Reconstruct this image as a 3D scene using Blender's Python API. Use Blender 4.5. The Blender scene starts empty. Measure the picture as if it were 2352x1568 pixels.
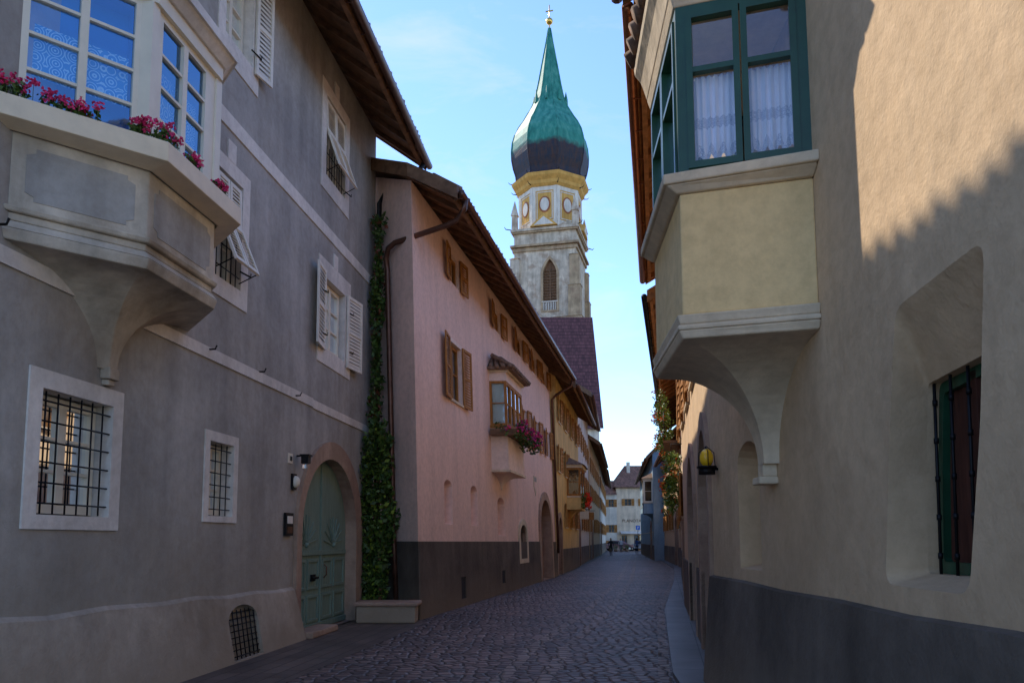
import bpy, bmesh, math, random
from mathutils import Vector, Matrix
from mathutils.geometry import tessellate_polygon
random.seed(7)
R=random.random
def U(a,b): return a+(b-a)*R()
scn=bpy.context.scene
# ------------------------------------------------------------------ materials
def base(name):
    m=bpy.data.materials.new(name); m.use_nodes=True
    nt=m.node_tree; b=nt.nodes["Principled BSDF"]
    tc=nt.nodes.new("ShaderNodeTexCoord")
    return m,nt,b,tc.outputs["Object"]
def nd(nt,t,**k):
    n=nt.nodes.new(t)
    for a,v in k.items():
        if a in n.inputs: n.inputs[a].default_value=v
        else: setattr(n,a,v)
    return n
def noise(nt,co,scale,detail=5,sc=None,rough=.55):
    if sc:
        mp=nd(nt,"ShaderNodeMapping"); mp.inputs["Scale"].default_value=sc
        nt.links.new(co,mp.inputs[0]); co=mp.outputs[0]
    n=nd(nt,"ShaderNodeTexNoise"); n.inputs["Scale"].default_value=scale
    n.inputs["Detail"].default_value=detail; n.inputs["Roughness"].default_value=rough
    nt.links.new(co,n.inputs["Vector"]); return n.outputs["Fac"]
def ramp(nt,fac,stops):
    r=nd(nt,"ShaderNodeValToRGB"); cr=r.color_ramp
    while len(cr.elements)<len(stops): cr.elements.new(.5)
    for e,(p,c) in zip(cr.elements,stops):
        e.position=p; e.color=(*c,1) if len(c)==3 else c
    nt.links.new(fac,r.inputs[0]); return r.outputs[0]
def mix(nt,a,b,fac,mode='MIX'):
    m=nd(nt,"ShaderNodeMix"); m.data_type='RGBA'; m.blend_type=mode
    for sock,v in ((m.inputs[0],fac),(m.inputs[6],a),(m.inputs[7],b)):
        if hasattr(v,'is_output'): nt.links.new(v,sock)
        elif isinstance(v,(int,float)): sock.default_value=v
        else: sock.default_value=(*v,1)
    return m.outputs[2]
def bump(nt,b,h,strength,dist,prev=None):
    n=nd(nt,"ShaderNodeBump"); n.inputs["Strength"].default_value=strength; n.inputs["Distance"].default_value=dist
    nt.links.new(h,n.inputs["Height"])
    if prev: nt.links.new(prev,n.inputs["Normal"])
    nt.links.new(n.outputs[0],b.inputs["Normal"]); return n.outputs[0]
def mul(c,k): return tuple(min(1,x*k) for x in c)
def plaster(name,col,var=.16,streak=.22,bs=.35,patch=None,patchamt=.5,low=None,lowh=1.2):
    m,nt,b,co=base(name)
    n1=noise(nt,co,.9,8); 
    c=ramp(nt,n1,[(.3,mul(col,1-var)),(.5,col),(.7,mul(col,1+var))])
    if patch:
        n4=noise(nt,co,.55,10,rough=.65)
        f=ramp(nt,n4,[(.5,(0,0,0)),(.62,(patchamt,)*3)])
        c=mix(nt,c,patch,f)
    n2=noise(nt,co,2.2,6,sc=(1,1,.12))
    s=ramp(nt,n2,[(.35,(1-streak,)*3),(.6,(1,1,1))])
    c=mix(nt,c,s,1.0,'MULTIPLY')
    n7=noise(nt,co,9,6,rough=.7)
    c=mix(nt,c,ramp(nt,n7,[(.35,(.86,.85,.84)),(.6,(1,1,1))]),1.0,'MULTIPLY')
    if low is not None:
        g=nt.nodes.new("ShaderNodeNewGeometry"); sx=nd(nt,"ShaderNodeSeparateXYZ"); nt.links.new(g.outputs["Position"],sx.inputs[0])
        n5=noise(nt,co,1.6,8)
        a=nd(nt,"ShaderNodeMath",operation='MULTIPLY_ADD'); nt.links.new(n5,a.inputs[0]); a.inputs[1].default_value=-lowh*1.4; nt.links.new(sx.outputs[2],a.inputs[2])
        mr=nd(nt,"ShaderNodeMapRange"); nt.links.new(a.outputs[0],mr.inputs[0]); mr.inputs[1].default_value=-lowh*.6; mr.inputs[2].default_value=lowh*.9; mr.inputs[3].default_value=.75; mr.inputs[4].default_value=0
        c=mix(nt,c,low,mr.outputs[0])
    nt.links.new(c,b.inputs["Base Color"])
    b.inputs["Roughness"].default_value=.92; b.inputs["Specular IOR Level"].default_value=.2
    n3=noise(nt,co,45,4); p=bump(nt,b,n3,bs,.006)
    n6=noise(nt,co,3.5,5); bump(nt,b,n6,.6,.035,p)
    return m
def simple(name,col,rough=.6,metal=0,var=.15,scale=6,bs=.2,spec=.4,dist=.004):
    m,nt,b,co=base(name)
    n1=noise(nt,co,scale,6)
    c=ramp(nt,n1,[(.3,mul(col,1-var)),(.7,mul(col,1+var))])
    nt.links.new(c,b.inputs["Base Color"]); b.inputs["Roughness"].default_value=rough
    b.inputs["Metallic"].default_value=metal; b.inputs["Specular IOR Level"].default_value=spec
    bump(nt,b,noise(nt,co,scale*8,4),bs,dist); return m
def wood(name,col,var=.35,sc=(6,6,1),rough=.75):
    m,nt,b,co=base(name)
    n1=noise(nt,co,3,7,sc=sc)
    c=ramp(nt,n1,[(.3,mul(col,1-var)),(.7,mul(col,1+var))])
    nt.links.new(c,b.inputs["Base Color"]); b.inputs["Roughness"].default_value=rough
    b.inputs["Specular IOR Level"].default_value=.25
    bump(nt,b,n1,.4,.01); return m
def tilemat(name,col,ang=0.0):
    m,nt,b,co=base(name)
    mp=nd(nt,"ShaderNodeMapping"); mp.inputs["Rotation"].default_value=(0,0,ang); nt.links.new(co,mp.inputs[0])
    br=nd(nt,"ShaderNodeTexBrick"); br.inputs["Scale"].default_value=1
    br.inputs["Brick Width"].default_value=.2; br.inputs["Row Height"].default_value=.28; br.inputs["Mortar Size"].default_value=.02
    br.inputs["Color1"].default_value=(*mul(col,.75),1); br.inputs["Color2"].default_value=(*mul(col,1.3),1); br.inputs["Mortar"].default_value=(*mul(col,.25),1)
    nt.links.new(mp.outputs[0],br.inputs[0])
    c=mix(nt,br.outputs[0],ramp(nt,noise(nt,co,1.5,6),[(.3,(.6,.6,.6)),(.7,(1,1,1))]),1.,'MULTIPLY')
    nt.links.new(c,b.inputs["Base Color"]); b.inputs["Roughness"].default_value=.85
    bump(nt,b,br.outputs["Fac"],-.6,.03); return m
def glass(name,tint=(.9,.95,1),fac=.35):
    m=bpy.data.materials.new(name); m.use_nodes=True; nt=m.node_tree; nt.nodes.clear()
    o=nd(nt,"ShaderNodeOutputMaterial"); g=nd(nt,"ShaderNodeBsdfGlossy"); g.inputs["Roughness"].default_value=.03
    g.inputs["Color"].default_value=(*tint,1)
    t=nd(nt,"ShaderNodeBsdfTransparent"); t.inputs[0].default_value=(.9,.94,.96,1)
    ms=nd(nt,"ShaderNodeMixShader"); lw=nd(nt,"ShaderNodeFresnel"); lw.inputs[0].default_value=1.5
    ad=nd(nt,"ShaderNodeMath",operation='ADD'); ad.inputs[1].default_value=fac; ad.use_clamp=True
    tcn=nd(nt,"ShaderNodeTexCoord"); nz=nd(nt,"ShaderNodeTexNoise"); nz.inputs["Scale"].default_value=2.0; nt.links.new(tcn.outputs["Object"],nz.inputs["Vector"])
    bp=nd(nt,"ShaderNodeBump"); bp.inputs["Strength"].default_value=.25; bp.inputs["Distance"].default_value=.01; nt.links.new(nz.outputs["Fac"],bp.inputs["Height"]); nt.links.new(bp.outputs[0],g.inputs["Normal"])
    nt.links.new(lw.outputs[0],ad.inputs[0]); nt.links.new(ad.outputs[0],ms.inputs[0])
    nt.links.new(t.outputs[0],ms.inputs[1]); nt.links.new(g.outputs[0],ms.inputs[2]); nt.links.new(ms.outputs[0],o.inputs[0]); return m
def lace(name,c1,c2,scale=9):
    m,nt,b,co=base(name)
    v=nd(nt,"ShaderNodeTexVoronoi"); v.inputs["Scale"].default_value=scale; v.inputs["Randomness"].default_value=.25; nt.links.new(co,v.inputs["Vector"])
    w=nd(nt,"ShaderNodeMath",operation='SINE'); a=nd(nt,"ShaderNodeMath",operation='MULTIPLY'); a.inputs[1].default_value=30
    nt.links.new(v.outputs["Distance"],a.inputs[0]); nt.links.new(a.outputs[0],w.inputs[0])
    c=ramp(nt,w.outputs[0],[(.35,c1),(.65,c2)]); nt.links.new(c,b.inputs["Base Color"]); b.inputs["Roughness"].default_value=.9; return m
M={}
M['grey']=plaster("grey_plaster",(.46,.43,.385),var=.2,patch=(.39,.345,.285),patchamt=.5,low=(.35,.29,.21),lowh=1.6,bs=.5)
M['white']=plaster("white_trim_plaster",(.84,.77,.68),streak=.15,bs=.3)
M['baywhite']=plaster("weathered_bay_plaster",(.72,.63,.5),streak=.35,patch=(.4,.3,.2),patchamt=.6,bs=.5)
M['plinthw']=plaster("pale_plinth_plaster",(.56,.47,.37),patch=(.36,.28,.2),patchamt=.7,bs=.7,low=(.33,.25,.17),lowh=.6)
M['pink']=plaster("pink_plaster",(.95,.66,.54),var=.05,streak=.1,low=(.72,.49,.38),lowh=1.0)
M['pinkl']=plaster("light_pink_plaster",(.95,.74,.62),var=.06,streak=.12)
M['dark']=plaster("dark_plinth_plaster",(.15,.12,.095),var=.35,bs=.9,low=(.24,.18,.125),lowh=.5)
M['cream']=plaster("cream_plaster",(.76,.54,.33),var=.08,streak=.1,patch=(.62,.43,.26),patchamt=.5,bs=.5,low=(.44,.3,.18),lowh=1.8)
M['yellowbay']=plaster("yellow_bay_plaster",(.93,.67,.33),var=.06,streak=.12)
M['creamtrim']=plaster("cream_trim_plaster",(.8,.65,.46),var=.1,streak=.2)
M['ochre']=plaster("ochre_plaster",(.84,.57,.23),low=(.5,.36,.22))
M['whitew']=plaster("whitewashed_plaster",(.85,.75,.62),low=(.5,.41,.31))
M['bluep']=plaster("blue_plaster",(.3,.44,.54),low=(.3,.33,.36))
M['peach']=plaster("peach_plaster",(.88,.68,.48),low=(.5,.36,.27))
M['stone']=plaster("sandstone",(.48,.33,.235),var=.25,bs=1,patch=(.33,.2,.15),patchamt=.7)
M['towst']=plaster("tower_limestone",(.7,.59,.45),var=.25,streak=.3,patch=(.46,.33,.23),patchamt=.8)
M['quoin']=plaster("tower_quoin_stone",(.5,.36,.22),var=.3,patch=(.36,.22,.14))
M['towyel']=plaster("tower_ochre_paint",(.75,.43,.12),var=.1)
M['towwhite']=plaster("tower_white_paint",(.8,.73,.62),var=.08)
M['towred']=plaster("tower_red_paint",(.42,.16,.08))
M['frame']=simple("cream_window_paint",(.84,.76,.6),.5,var=.05)
M['greenp']=simple("dark_green_paint",(.014,.07,.035),.35,var=.2,spec=.5)
M['doorg']=wood("green_door_paint",(.2,.28,.22),var=.15,sc=(8,8,.6),rough=.5)
M['shutw']=simple("white_shutter_paint",(.84,.77,.65),.6,var=.1)
M['shutb']=wood("brown_shutter_wood",(.4,.17,.04),var=.35)
M['beam']=wood("dark_roof_timber",(.2,.11,.06),sc=(2,2,2))
M['beaml']=wood("larch_roof_timber",(.46,.21,.075),sc=(2,2,2))
M['iron']=simple("wrought_iron",(.015,.015,.017),.5,.6,var=.3)
M['copper']=simple("brown_gutter_metal",(.15,.075,.05),.4,.7,var=.25)
M['copperr']=simple("copper_gutter",(.34,.13,.06),.35,.8,var=.2)
M['inside']=simple("dark_interior",(.02,.02,.022),.9)
M['insider']=wood("dark_red_wood",(.08,.028,.018))
M['insideb']=simple("sky_reflection_interior",(.01,.2,.6),.9,var=.25,scale=1.5)  # room painted in the sky blue that the bay panes reflect
M['tile']=tilemat("clay_roof_tiles",(.2,.11,.07))
M['tiler']=tilemat("red_roof_tiles",(.36,.17,.115))
M['clay']=simple("old_clay_tile",(.22,.135,.09),.9,var=.45,scale=9,bs=.5)
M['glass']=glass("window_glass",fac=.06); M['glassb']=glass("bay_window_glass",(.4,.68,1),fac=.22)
M['glassd']=glass("dark_window_glass",fac=.03)
M['laceb']=lace("blue_lace_curtain",(.03,.28,.65),(.5,.78,.95),9)  # lace pattern, with reflected sky blue put into its colour
M['laceg']=lace("net_curtain",(.72,.73,.64),(.87,.87,.78),20)
M['lacew']=lace("white_lace_trim",(.5,.5,.62),(.9,.88,.92),26)
M['curtain']=simple("white_curtain",(.86,.83,.9),.9,var=.08,scale=3)
M['leafd']=simple("dark_leaf",(.04,.075,.014),.55,var=.4); M['leafm']=simple("mid_leaf",(.08,.14,.022),.5,var=.4)
M['leafl']=simple("light_leaf",(.18,.26,.03),.5,var=.3); M['leafr']=simple("red_leaf",(.18,.045,.02),.6)
M['fpink']=simple("pink_petal",(.85,.05,.2),.6,var=.3); M['fred']=simple("red_petal",(.75,.04,.01),.6,var=.3); M['forange']=simple("orange_petal",(.9,.28,.02),.6)
M['fmag']=simple("magenta_petal",(.5,.03,.24),.6)
M['cream_box']=simple("cream_box_paint",(.86,.71,.5),.5,var=.07)
M['gold']=simple("gilding",(.8,.5,.12),.25,1,var=.1)
# ------------------------------------------------------------------ mesh builder
class Site:
    """local frame of a facade: s along the wall, o out to the street, z up"""
    def __init__(self,name,P0,d,side,b=0.0):
        L=math.hypot(*d); self.d=(d[0]/L,d[1]/L); self.P0=P0; self.b=b
        self.n=(self.d[1],-self.d[0]) if side=='L' else (-self.d[1],self.d[0])
        self.e=bpy.data.objects.new(name,None); scn.collection.objects.link(self.e)
        self.e.location=(P0[0],P0[1],0); self.e.empty_display_size=.5
    def map(self,s,o,z):
        o=o+self.b*z
        return (self.d[0]*s+self.n[0]*o, self.d[1]*s+self.n[1]*o, z)
class MB:
    def __init__(self,site=None):
        self.v=[];self.f=[];self.mi=[];self.sm=[];self.mats=[];self.site=site;self.fr=None
    def frame(self,A=None,B=None):
        if A is None: self.fr=None;return
        L=math.hypot(B[0]-A[0],B[1]-A[1]); self.fr=(A,((B[0]-A[0])/L,(B[1]-A[1])/L)); return L
    def P(self,p):
        s,o,z=p
        if self.fr:
            A,(a,b)=self.fr; s,o=A[0]+a*s-b*o, A[1]+b*s+a*o
        return self.site.map(s,o,z) if self.site else (s,o,z)
    def add(self,vs,fs,mat,smooth=False):
        n=len(self.v); self.v+= [self.P(p) for p in vs]
        m=M[mat] if isinstance(mat,str) else mat
        if m not in self.mats: self.mats.append(m)
        i=self.mats.index(m)
        for f in fs: self.f.append([n+k for k in f]); self.mi.append(i); self.sm.append(smooth)
    def box(self,s0,s1,o0,o1,z0,z1,mat):
        self.add([(s,o,z) for z in (z0,z1) for o in (o0,o1) for s in (s0,s1)],
          [(0,1,3,2),(4,6,7,5),(0,4,5,1),(2,3,7,6),(0,2,6,4),(1,5,7,3)],mat)
    def obox(self,o,a,b,c,mat):
        o,a,b,c=map(Vector,(o,a,b,c))
        self.add([tuple(o+a*i+b*j+c*k) for k in (0,1) for j in (0,1) for i in (0,1)],
          [(0,1,3,2),(4,6,7,5),(0,4,5,1),(2,3,7,6),(0,2,6,4),(1,5,7,3)],mat)
    def sheet(self,outer,holes,o,mat):
        fo=o if callable(o) else (lambda s,z:o)
        loops=[outer]+holes; pts=[p for l in loops for p in l]
        tri=tessellate_polygon([[Vector((p[0],p[1],0)) for p in l] for l in loops])
        self.add([(p[0],fo(*p),p[1]) for p in pts],[tuple(t) for t in tri],mat)
    def loft(self,rings,mat,smooth=False,closed=True,cap=False):
        n=len(rings[0]); vs=[p for r in rings for p in r]; fs=[]
        for i in range(len(rings)-1):
            for j in range(n if closed else n-1):
                k=(j+1)%n; fs.append((i*n+j,i*n+k,(i+1)*n+k,(i+1)*n+j))
        if cap: fs.append(tuple(range(n))); fs.append(tuple((len(rings)-1)*n+j for j in range(n)))
        self.add(vs,fs,mat,smooth)
    def prism(self,poly,o0,o1,mat):
        self.loft([[(p[0],o0,p[1]) for p in poly],[(p[0],o1,p[1]) for p in poly]],mat,cap=True)
    def plan(self,poly,z0,z1,mat,poly2=None):
        poly2=poly2 or poly
        self.loft([[(p[0],p[1],z0) for p in poly],[(p[0],p[1],z1) for p in poly2]],mat,cap=True)
    def ringframe(self,outer,inner,o0,o1,mat):
        n=len(outer)
        self.loft([[(p[0],o0,p[1]) for p in outer],[(p[0],o1,p[1]) for p in outer],[(p[0],o1,p[1]) for p in inner],[(p[0],o0,p[1]) for p in inner]],mat)
    def tube(self,pts,r,mat,n=8,r2=None):
        pts=[Vector(p) for p in pts]; rings=[]
        for i,p in enumerate(pts):
            t=(pts[min(i+1,len(pts)-1)]-pts[max(i-1,0)]).normalized()
            up=Vector((0,0,1)) if abs(t.z)<.9 else Vector((1,0,0))
            a=t.cross(up).normalized(); b=t.cross(a)
            rr=r if r2 is None else r+(r2-r)*i/(len(pts)-1)
            rings.append([tuple(p+a*rr*math.cos(k*2*math.pi/n)+b*rr*math.sin(k*2*math.pi/n)) for k in range(n)])
        self.loft(rings,mat,smooth=True,cap=True)
    def ball(self,c,r,mat,n=8,sz=1):
        rings=[]
        for i in range(n+1):
            a=math.pi*i/n; rr=max(r*math.sin(a),1e-4)
            rings.append([(c[0]+rr*math.cos(k*math.pi/n),c[1]+rr*math.sin(k*math.pi/n),c[2]-r*sz*math.cos(a)) for k in range(2*n)])
        self.loft(rings,mat,smooth=True)
    def obj(self,name,parent=None,bevel=0,recalc=True):
        me=bpy.data.meshes.new(name); me.from_pydata(self.v,[],self.f)
        for m in self.mats: me.materials.append(m)
        me.polygons.foreach_set("material_index",self.mi); me.polygons.foreach_set("use_smooth",self.sm)
        if recalc:
            bm=bmesh.new(); bm.from_mesh(me); bmesh.ops.recalc_face_normals(bm,faces=bm.faces); bm.to_mesh(me); bm.free()
        ob=bpy.data.objects.new(name,me); scn.collection.objects.link(ob)
        if parent is None and self.site: parent=self.site.e
        if parent: ob.parent=parent
        if bevel:
            md=ob.modifiers.new("bevel","BEVEL"); md.width=bevel; md.segments=2; md.limit_method='ANGLE'; md.angle_limit=.6
        self.v=[];self.f=[];self.mi=[];self.sm=[];self.mats=[]
        return ob
def rect(s0,s1,z0,z1): return [(s0,z0),(s1,z0),(s1,z1),(s0,z1)]
def arch(s0,s1,z0,zs,rise=None,n=14,point=0):
    c=(s0+s1)/2; r=(s1-s0)/2; rise=rise or r; L=[(s0,z0),(s1,z0)]
    for i in range(n+1):
        a=math.pi*i/n; x=math.cos(a); y=math.sin(a)
        if point: y=y*(1-point)+point*(1-abs(x))
        L.append((c+r*x,zs+rise*y))
    return L
def remap(loop,b0,b1):
    (s0,s1,z0,z1),(t0,t1,y0,y1)=b0,b1
    return [(t0+(s-s0)/(s1-s0)*(t1-t0),y0+(z-z0)/(z1-z0)*(y1-y0)) for s,z in loop]
def bb(loop): return (min(p[0] for p in loop),max(p[0] for p in loop),min(p[1] for p in loop),max(p[1] for p in loop))
def reveal(mb,loop,o0,o1,mat,inner=None,ob=0):
    inner=inner or loop
    mb.loft([[(p[0],o0,p[1]) for p in loop],[(p[0],o1,p[1]) for p in inner]],mat)
def window(mb,s0,s1,z0,z1,o,frame='frame',gl='glass',cols=2,rows=3,fw=.06,back='inside',curt=None,thick=.06,bd=.25,cw=.42):
    mb.ringframe(rect(s0,s1,z0,z1),rect(s0+fw,s1-fw,z0+fw,z1-fw),o-thick,o,frame)
    a,b,c,d=s0+fw,s1-fw,z0+fw,z1-fw
    for i in range(1,cols):
        x=a+(b-a)*i/cols; w=fw*.6 if (cols%2==0 and i==cols//2) else fw*.28
        mb.box(x-w,x+w,o-thick+.004,o+.006,c-.002,d+.002,frame)
    for j in range(1,rows):
        y=c+(d-c)*j/rows; mb.box(a-.002,b+.002,o-thick+.012,o-.004,y-.014,y+.014,frame)
    mb.add([(a,o-thick*.6,c),(b,o-thick*.6,c),(b,o-thick*.6,d),(a,o-thick*.6,d)],[(0,1,2,3)],gl)
    if curt:
        n=24; 
        for p,q in ((a,a+(b-a)*cw),(b-(b-a)*cw,b)):
            vt=[(p+(q-p)*i/n,o-thick-.02+.008*math.sin(i*1.3),d) for i in range(n+1)]; vb=[(x,y,c) for x,y,_ in vt]
            mb.loft([vt,vb],curt,closed=False,smooth=True)
    # dark room behind
    q=o-thick-bd
    mb.add([(a-.02,q,c-.02),(b+.02,q,c-.02),(b+.02,q,d+.02),(a-.02,q,d+.02),(a-.02,o-thick,c-.02),(b+.02,o-thick,c-.02),(b+.02,o-thick,d+.02),(a-.02,o-thick,d+.02)],
      [(0,1,2,3),(0,1,5,4),(1,2,6,5),(2,3,7,6),(3,0,4,7)],back)
def shutter(mb,h,z0,z1,w,ang,mat,sgn=1,slats=None,t=.035,topt=0,fw=.06):
    """h=(s,o) hinge ; ang = direction in the s/o plane, degrees"""
    a=math.radians(ang); u=Vector((math.cos(a),math.sin(a),0)); n=Vector((-u.y,u.x,0)); k=Vector((0,0,1)); O=Vector((h[0],h[1],z0)); H=z1-z0
    if n.y<0: n=-n
    mb.obox(O,u*fw,n*t,k*H,mat); mb.obox(O+u*(w-fw),u*fw,n*t,k*H,mat)
    mb.obox(O+u*fw,u*(w-2*fw),n*t,k*fw,mat); mb.obox(O+u*fw+k*(H-fw),u*(w-2*fw),n*t,k*fw,mat)
    mb.obox(O+u*fw+k*(H*.5-fw/2),u*(w-2*fw),n*t,k*fw,mat)
    ns=slats or max(6,int(H/.075)); sp=(H-2*fw)/ns
    for i in range(ns):
        z=fw+sp*(i+.95)
        mb.obox(O+u*fw+n*(t*.05)+k*z,u*(w-2*fw),n*(t*.72)-k*sp*.8,k*.012,mat)
def flap(mb,s0,s1,zt,L,tilt,mat,o=.02,t=.035,fw=.055,split=True):
    """louvred leaf hinged at its top edge and pushed outwards"""
    a=math.radians(tilt); d=Vector((0,math.sin(a),-math.cos(a))); n=Vector((0,math.cos(a),math.sin(a))); u=Vector((1,0,0))
    parts=[(s0,(s0+s1)/2-.01),((s0+s1)/2+.01,s1)] if split else [(s0,s1)]
    for p,q in parts:
        O=Vector((p,o,zt)); w=q-p
        mb.obox(O,u*fw,d*L,n*t,mat); mb.obox(O+u*(w-fw),u*fw,d*L,n*t,mat)
        mb.obox(O+u*fw,u*(w-2*fw),d*fw,n*t,mat); mb.obox(O+u*fw+d*(L-fw),u*(w-2*fw),d*fw,n*t,mat)
        ns=int(L/.06); sp=(L-2*fw)/ns
        for i in range(ns):
            mb.obox(O+u*fw+d*(fw+sp*(i-.05)),u*(w-2*fw),d*sp*.9+n*t*.7,n*.01,mat)
def grille(mb,s0,s1,z0,z1,o,nv,nh,r=.011):
    for i in range(nv):
        s=s0+(s1-s0)*(i+.5)/nv; mb.tube([(s,o,z0),(s,o,z1)],r,'iron',6)
    for j in range(nh):
        z=z0+(z1-z0)*(j+.5)/nh; mb.tube([(s0-.04,o+.012,z),(s1+.04,o+.012,z)],r,'iron',6)
def roof(site,s0,s1,zt,ze,over,D,beam='beam',tile='tile',step=.75,edge=None,edge1=None,gut='copper',tiles=True,rw=.1,verge=.5):
    mb=MB(site); sl=(zt-ze)/over; T=.07
    E0=edge or [(over,s0),(0,s0),(-D/2,s0),(-D,s0)]
    E1=edge1 or [(over,s1),(0,s1),(-D/2,s1),(-D,s1)]
    zf=lambda o: zt-sl*o if o>-D/2 else zt+sl*(D+o)
    def strip(dz0,dz1,mat):
        rings0=[(s,o,zf(o)+dz0) for o,s in E0]; rings1=[(s,o,zf(o)+dz0) for o,s in E1]
        r0=[(s,o,zf(o)+dz1) for o,s in E0]; r1=[(s,o,zf(o)+dz1) for o,s in E1]
        n=len(E0); vs=rings0+rings1+r0+r1; fs=[]
        for i in range(n-1):
            fs+=[(i,i+1,n+i+1,n+i),(2*n+i,2*n+i+1,3*n+i+1,3*n+i),(i,i+1,2*n+i+1,2*n+i),(n+i,n+i+1,3*n+i+1,3*n+i)]
        fs+=[(0,n,3*n,2*n),(n-1,2*n-1,4*n-1,3*n-1)]
        mb.add(vs,fs,mat)
    strip(.12,.16,beam); strip(.165,.30,tile)
    k=int((s1-s0)/step)
    for i in range(k+1):
        s=s0+.1+(s1-s0-.2-rw)*i/k+U(-.02,.02)
        a0=over-.05
        mb.obox((s,a0,zf(a0)+.0),(rw,0,0),(0,-a0-.2,sl*(a0+.2)),(0,0,.118),beam)
    mb.box(s0+.05,s1-.05,over-.14,over-.06,ze+.02,ze+.13,beam)
    if gut:
        mb.tube([(s0-.05,over+.07,ze+.12),(s1+.05,over+.07,ze+.08)],.075,gut,10)
        for i in range(k+1):
            s=s0+(s1-s0)*i/k; mb.box(s,s+.02,over-.06,over+.08,ze+.03,ze+.05,gut)
    if tiles:
        nt=int((s1-s0)/.2)
        for i in range(nt):
            s=s0+.1+(s1-s0-.2)*i/nt; dz=U(-.01,.015); q=over+U(-.01,.03)
            mb.tube([(s,q,zf(q)+.27+dz),(s,q-.6,zf(q-.6)+.29)],.085,'clay',8)
    mb.obj("roof")
    mb=MB(site)
    for E in (E0,E1):
        for (o1,a),(o2,b) in zip(E[:-1],E[1:]):
            d=-.04 if E is E0 else .04
            mb.obox((a,o1,zf(o1)-.02),(b-a,o2-o1,zf(o2)-zf(o1)),(d,0,0),(0,0,.3),beam)
    mb.obj("verge_boards")
def leaves(mb,c,r,n,size,mats,flat=None):
    for _ in range(n):
        while True:
            p=Vector((U(-1,1),U(-1,1),U(-1,1)))
            if p.length<1: break
        p=Vector((c[0]+p.x*r[0],c[1]+p.y*r[1],c[2]+p.z*r[2]))
        a=Vector((U(-1,1),U(-1,1),U(-1,1))).normalized(); b=a.cross(Vector((U(-1,1),U(-1,1),U(-1,1)))).normalized()
        sz=size*U(.6,1.3); m=random.choice(mats)
        mb.add([tuple(p-a*sz),tuple(p+b*sz*.6),tuple(p+a*sz),tuple(p-b*sz*.6)],[(0,1,2,3)],m)
def bloom(mb,c,r,n,mats,ps=.02):
    for _ in range(n):
        p=Vector(c)+Vector((U(-1,1),U(-1,1),U(-1,1)))*r
        for k in range(4):
            a=Vector((U(-1,1),U(-1,1),U(-1,1))).normalized(); b=a.cross(Vector((U(-1,1),U(-1,1),U(-.2,1)))).normalized()
            q=p+a*ps*.6
            mb.add([tuple(q-a*ps),tuple(q+b*ps),tuple(q+a*ps),tuple(q-b*ps)],[(0,1,2,3)],random.choice(mats))
def body(site,s0,s1,D,z,mat,holes=[],o=0,zs=None,name="walls",kink=None):
    """street wall with holes, end walls and back wall, gable tops"""
    mb=MB(site); mb.sheet(rect(s0,s1,0,z),holes,o,mat); sl=zs or 0
    g=[(0,0),(-D,0),(-D,z),(-D/2,z+sl*D/2),(0,z)]
    if kink:
        ks,ko=kink
        mb.add([(s0,0,0),(ks,ko,0),(ks,ko,z-sl*ko),(s0,0,z)],[(0,1,2,3)],mat)
        mb.add([(ks,ko,0),(ks,-D,0),(ks,-D,z),(ks,-D/2,z+sl*D/2),(ks,ko,z-sl*ko)],[(0,1,2,3,4)],mat)
    else: mb.add([(s0,q,h) for q,h in g],[(0,1,2,3,4)],mat)
    mb.add([(s1,q,h) for q,h in g],[(0,1,2,3,4)],mat)
    mb.add([(s0+1,-D,0),(s1,-D,0),(s1,-D,z),(s0+1,-D,z)],[(0,1,2,3)],mat)
    return mb
# ================================================================== GREY HOUSE
G=Site("grey_townhouse",(-4.944,0),(.11,1),'L',-.01)
hW1=rect(6.95,7.98,1.82,2.95); hW2=rect(10.02,10.68,1.9,2.86)
hD=arch(13.12,16.05,-.0,1.72,1.35,18)
hW3=rect(14.1,15.27,5.08,6.42); hW4=rect(14.05,15.15,8.38,9.95); hW5=rect(9.98,10.72,5.05,6.55); hW6=rect(10.05,10.9,8.5,9.95)
hW7=rect(6.6,7.7,8.5,9.95)
mb=body(G,1.5,17.35,9,10.95,'grey',[hW1,hW2,hD,hW3,hW4,hW5,hW6,hW7],zs=.72)
for h,d in ((hW1,-.3),(hW2,-.3),(hW3,-.16),(hW4,-.2),(hW5,-.2),(hW6,-.2),(hW7,-.2)):
    reveal(mb,h,0,d,'white')
reveal(mb,hD,0,-.24,'stone')
mb.obj("walls")
mb=MB(G)
def surround(mb,h,w,mat='white',o=.018,wb=None):
    a,b,c,d=bb(h); wb=wb or w
    mb.ringframe(rect(a-w,b+w,c-wb,d+w),h,-.002,o,mat)
surround(mb,hW1,.17,wb=.13); surround(mb,hW2,.13,wb=.08); surround(mb,hW3,.33,wb=.3); surround(mb,hW4,.25,wb=.32); surround(mb,hW5,.22,wb=.25); surround(mb,hW6,.2,wb=.35); surround(mb,hW7,.2,wb=.35)
for s,z in ((14.68,6.75),(14.6,10.2),(10.35,6.77)): mb.box(s-.12,s+.12,.0,.022,z-.001,z+.28,'white')
mb.box(1.5,13.6,0,.022,3.9,4.05,'white'); mb.box(13.601,17.3,0,.022,3.88,4.03,'white'); mb.box(1.5,17.3,0,.022,7.2,7.42,'white')
mb.obj("painted_bands_and_surrounds")
mb=MB(G)  # stone door arch
outer=arch(12.9,16.45,0.0,1.72,1.68,18)
mb.ringframe(outer,hD,-.002,.06,'stone'); mb.obj("stone_door_surround",bevel=.012)
mb=MB(G)
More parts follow.
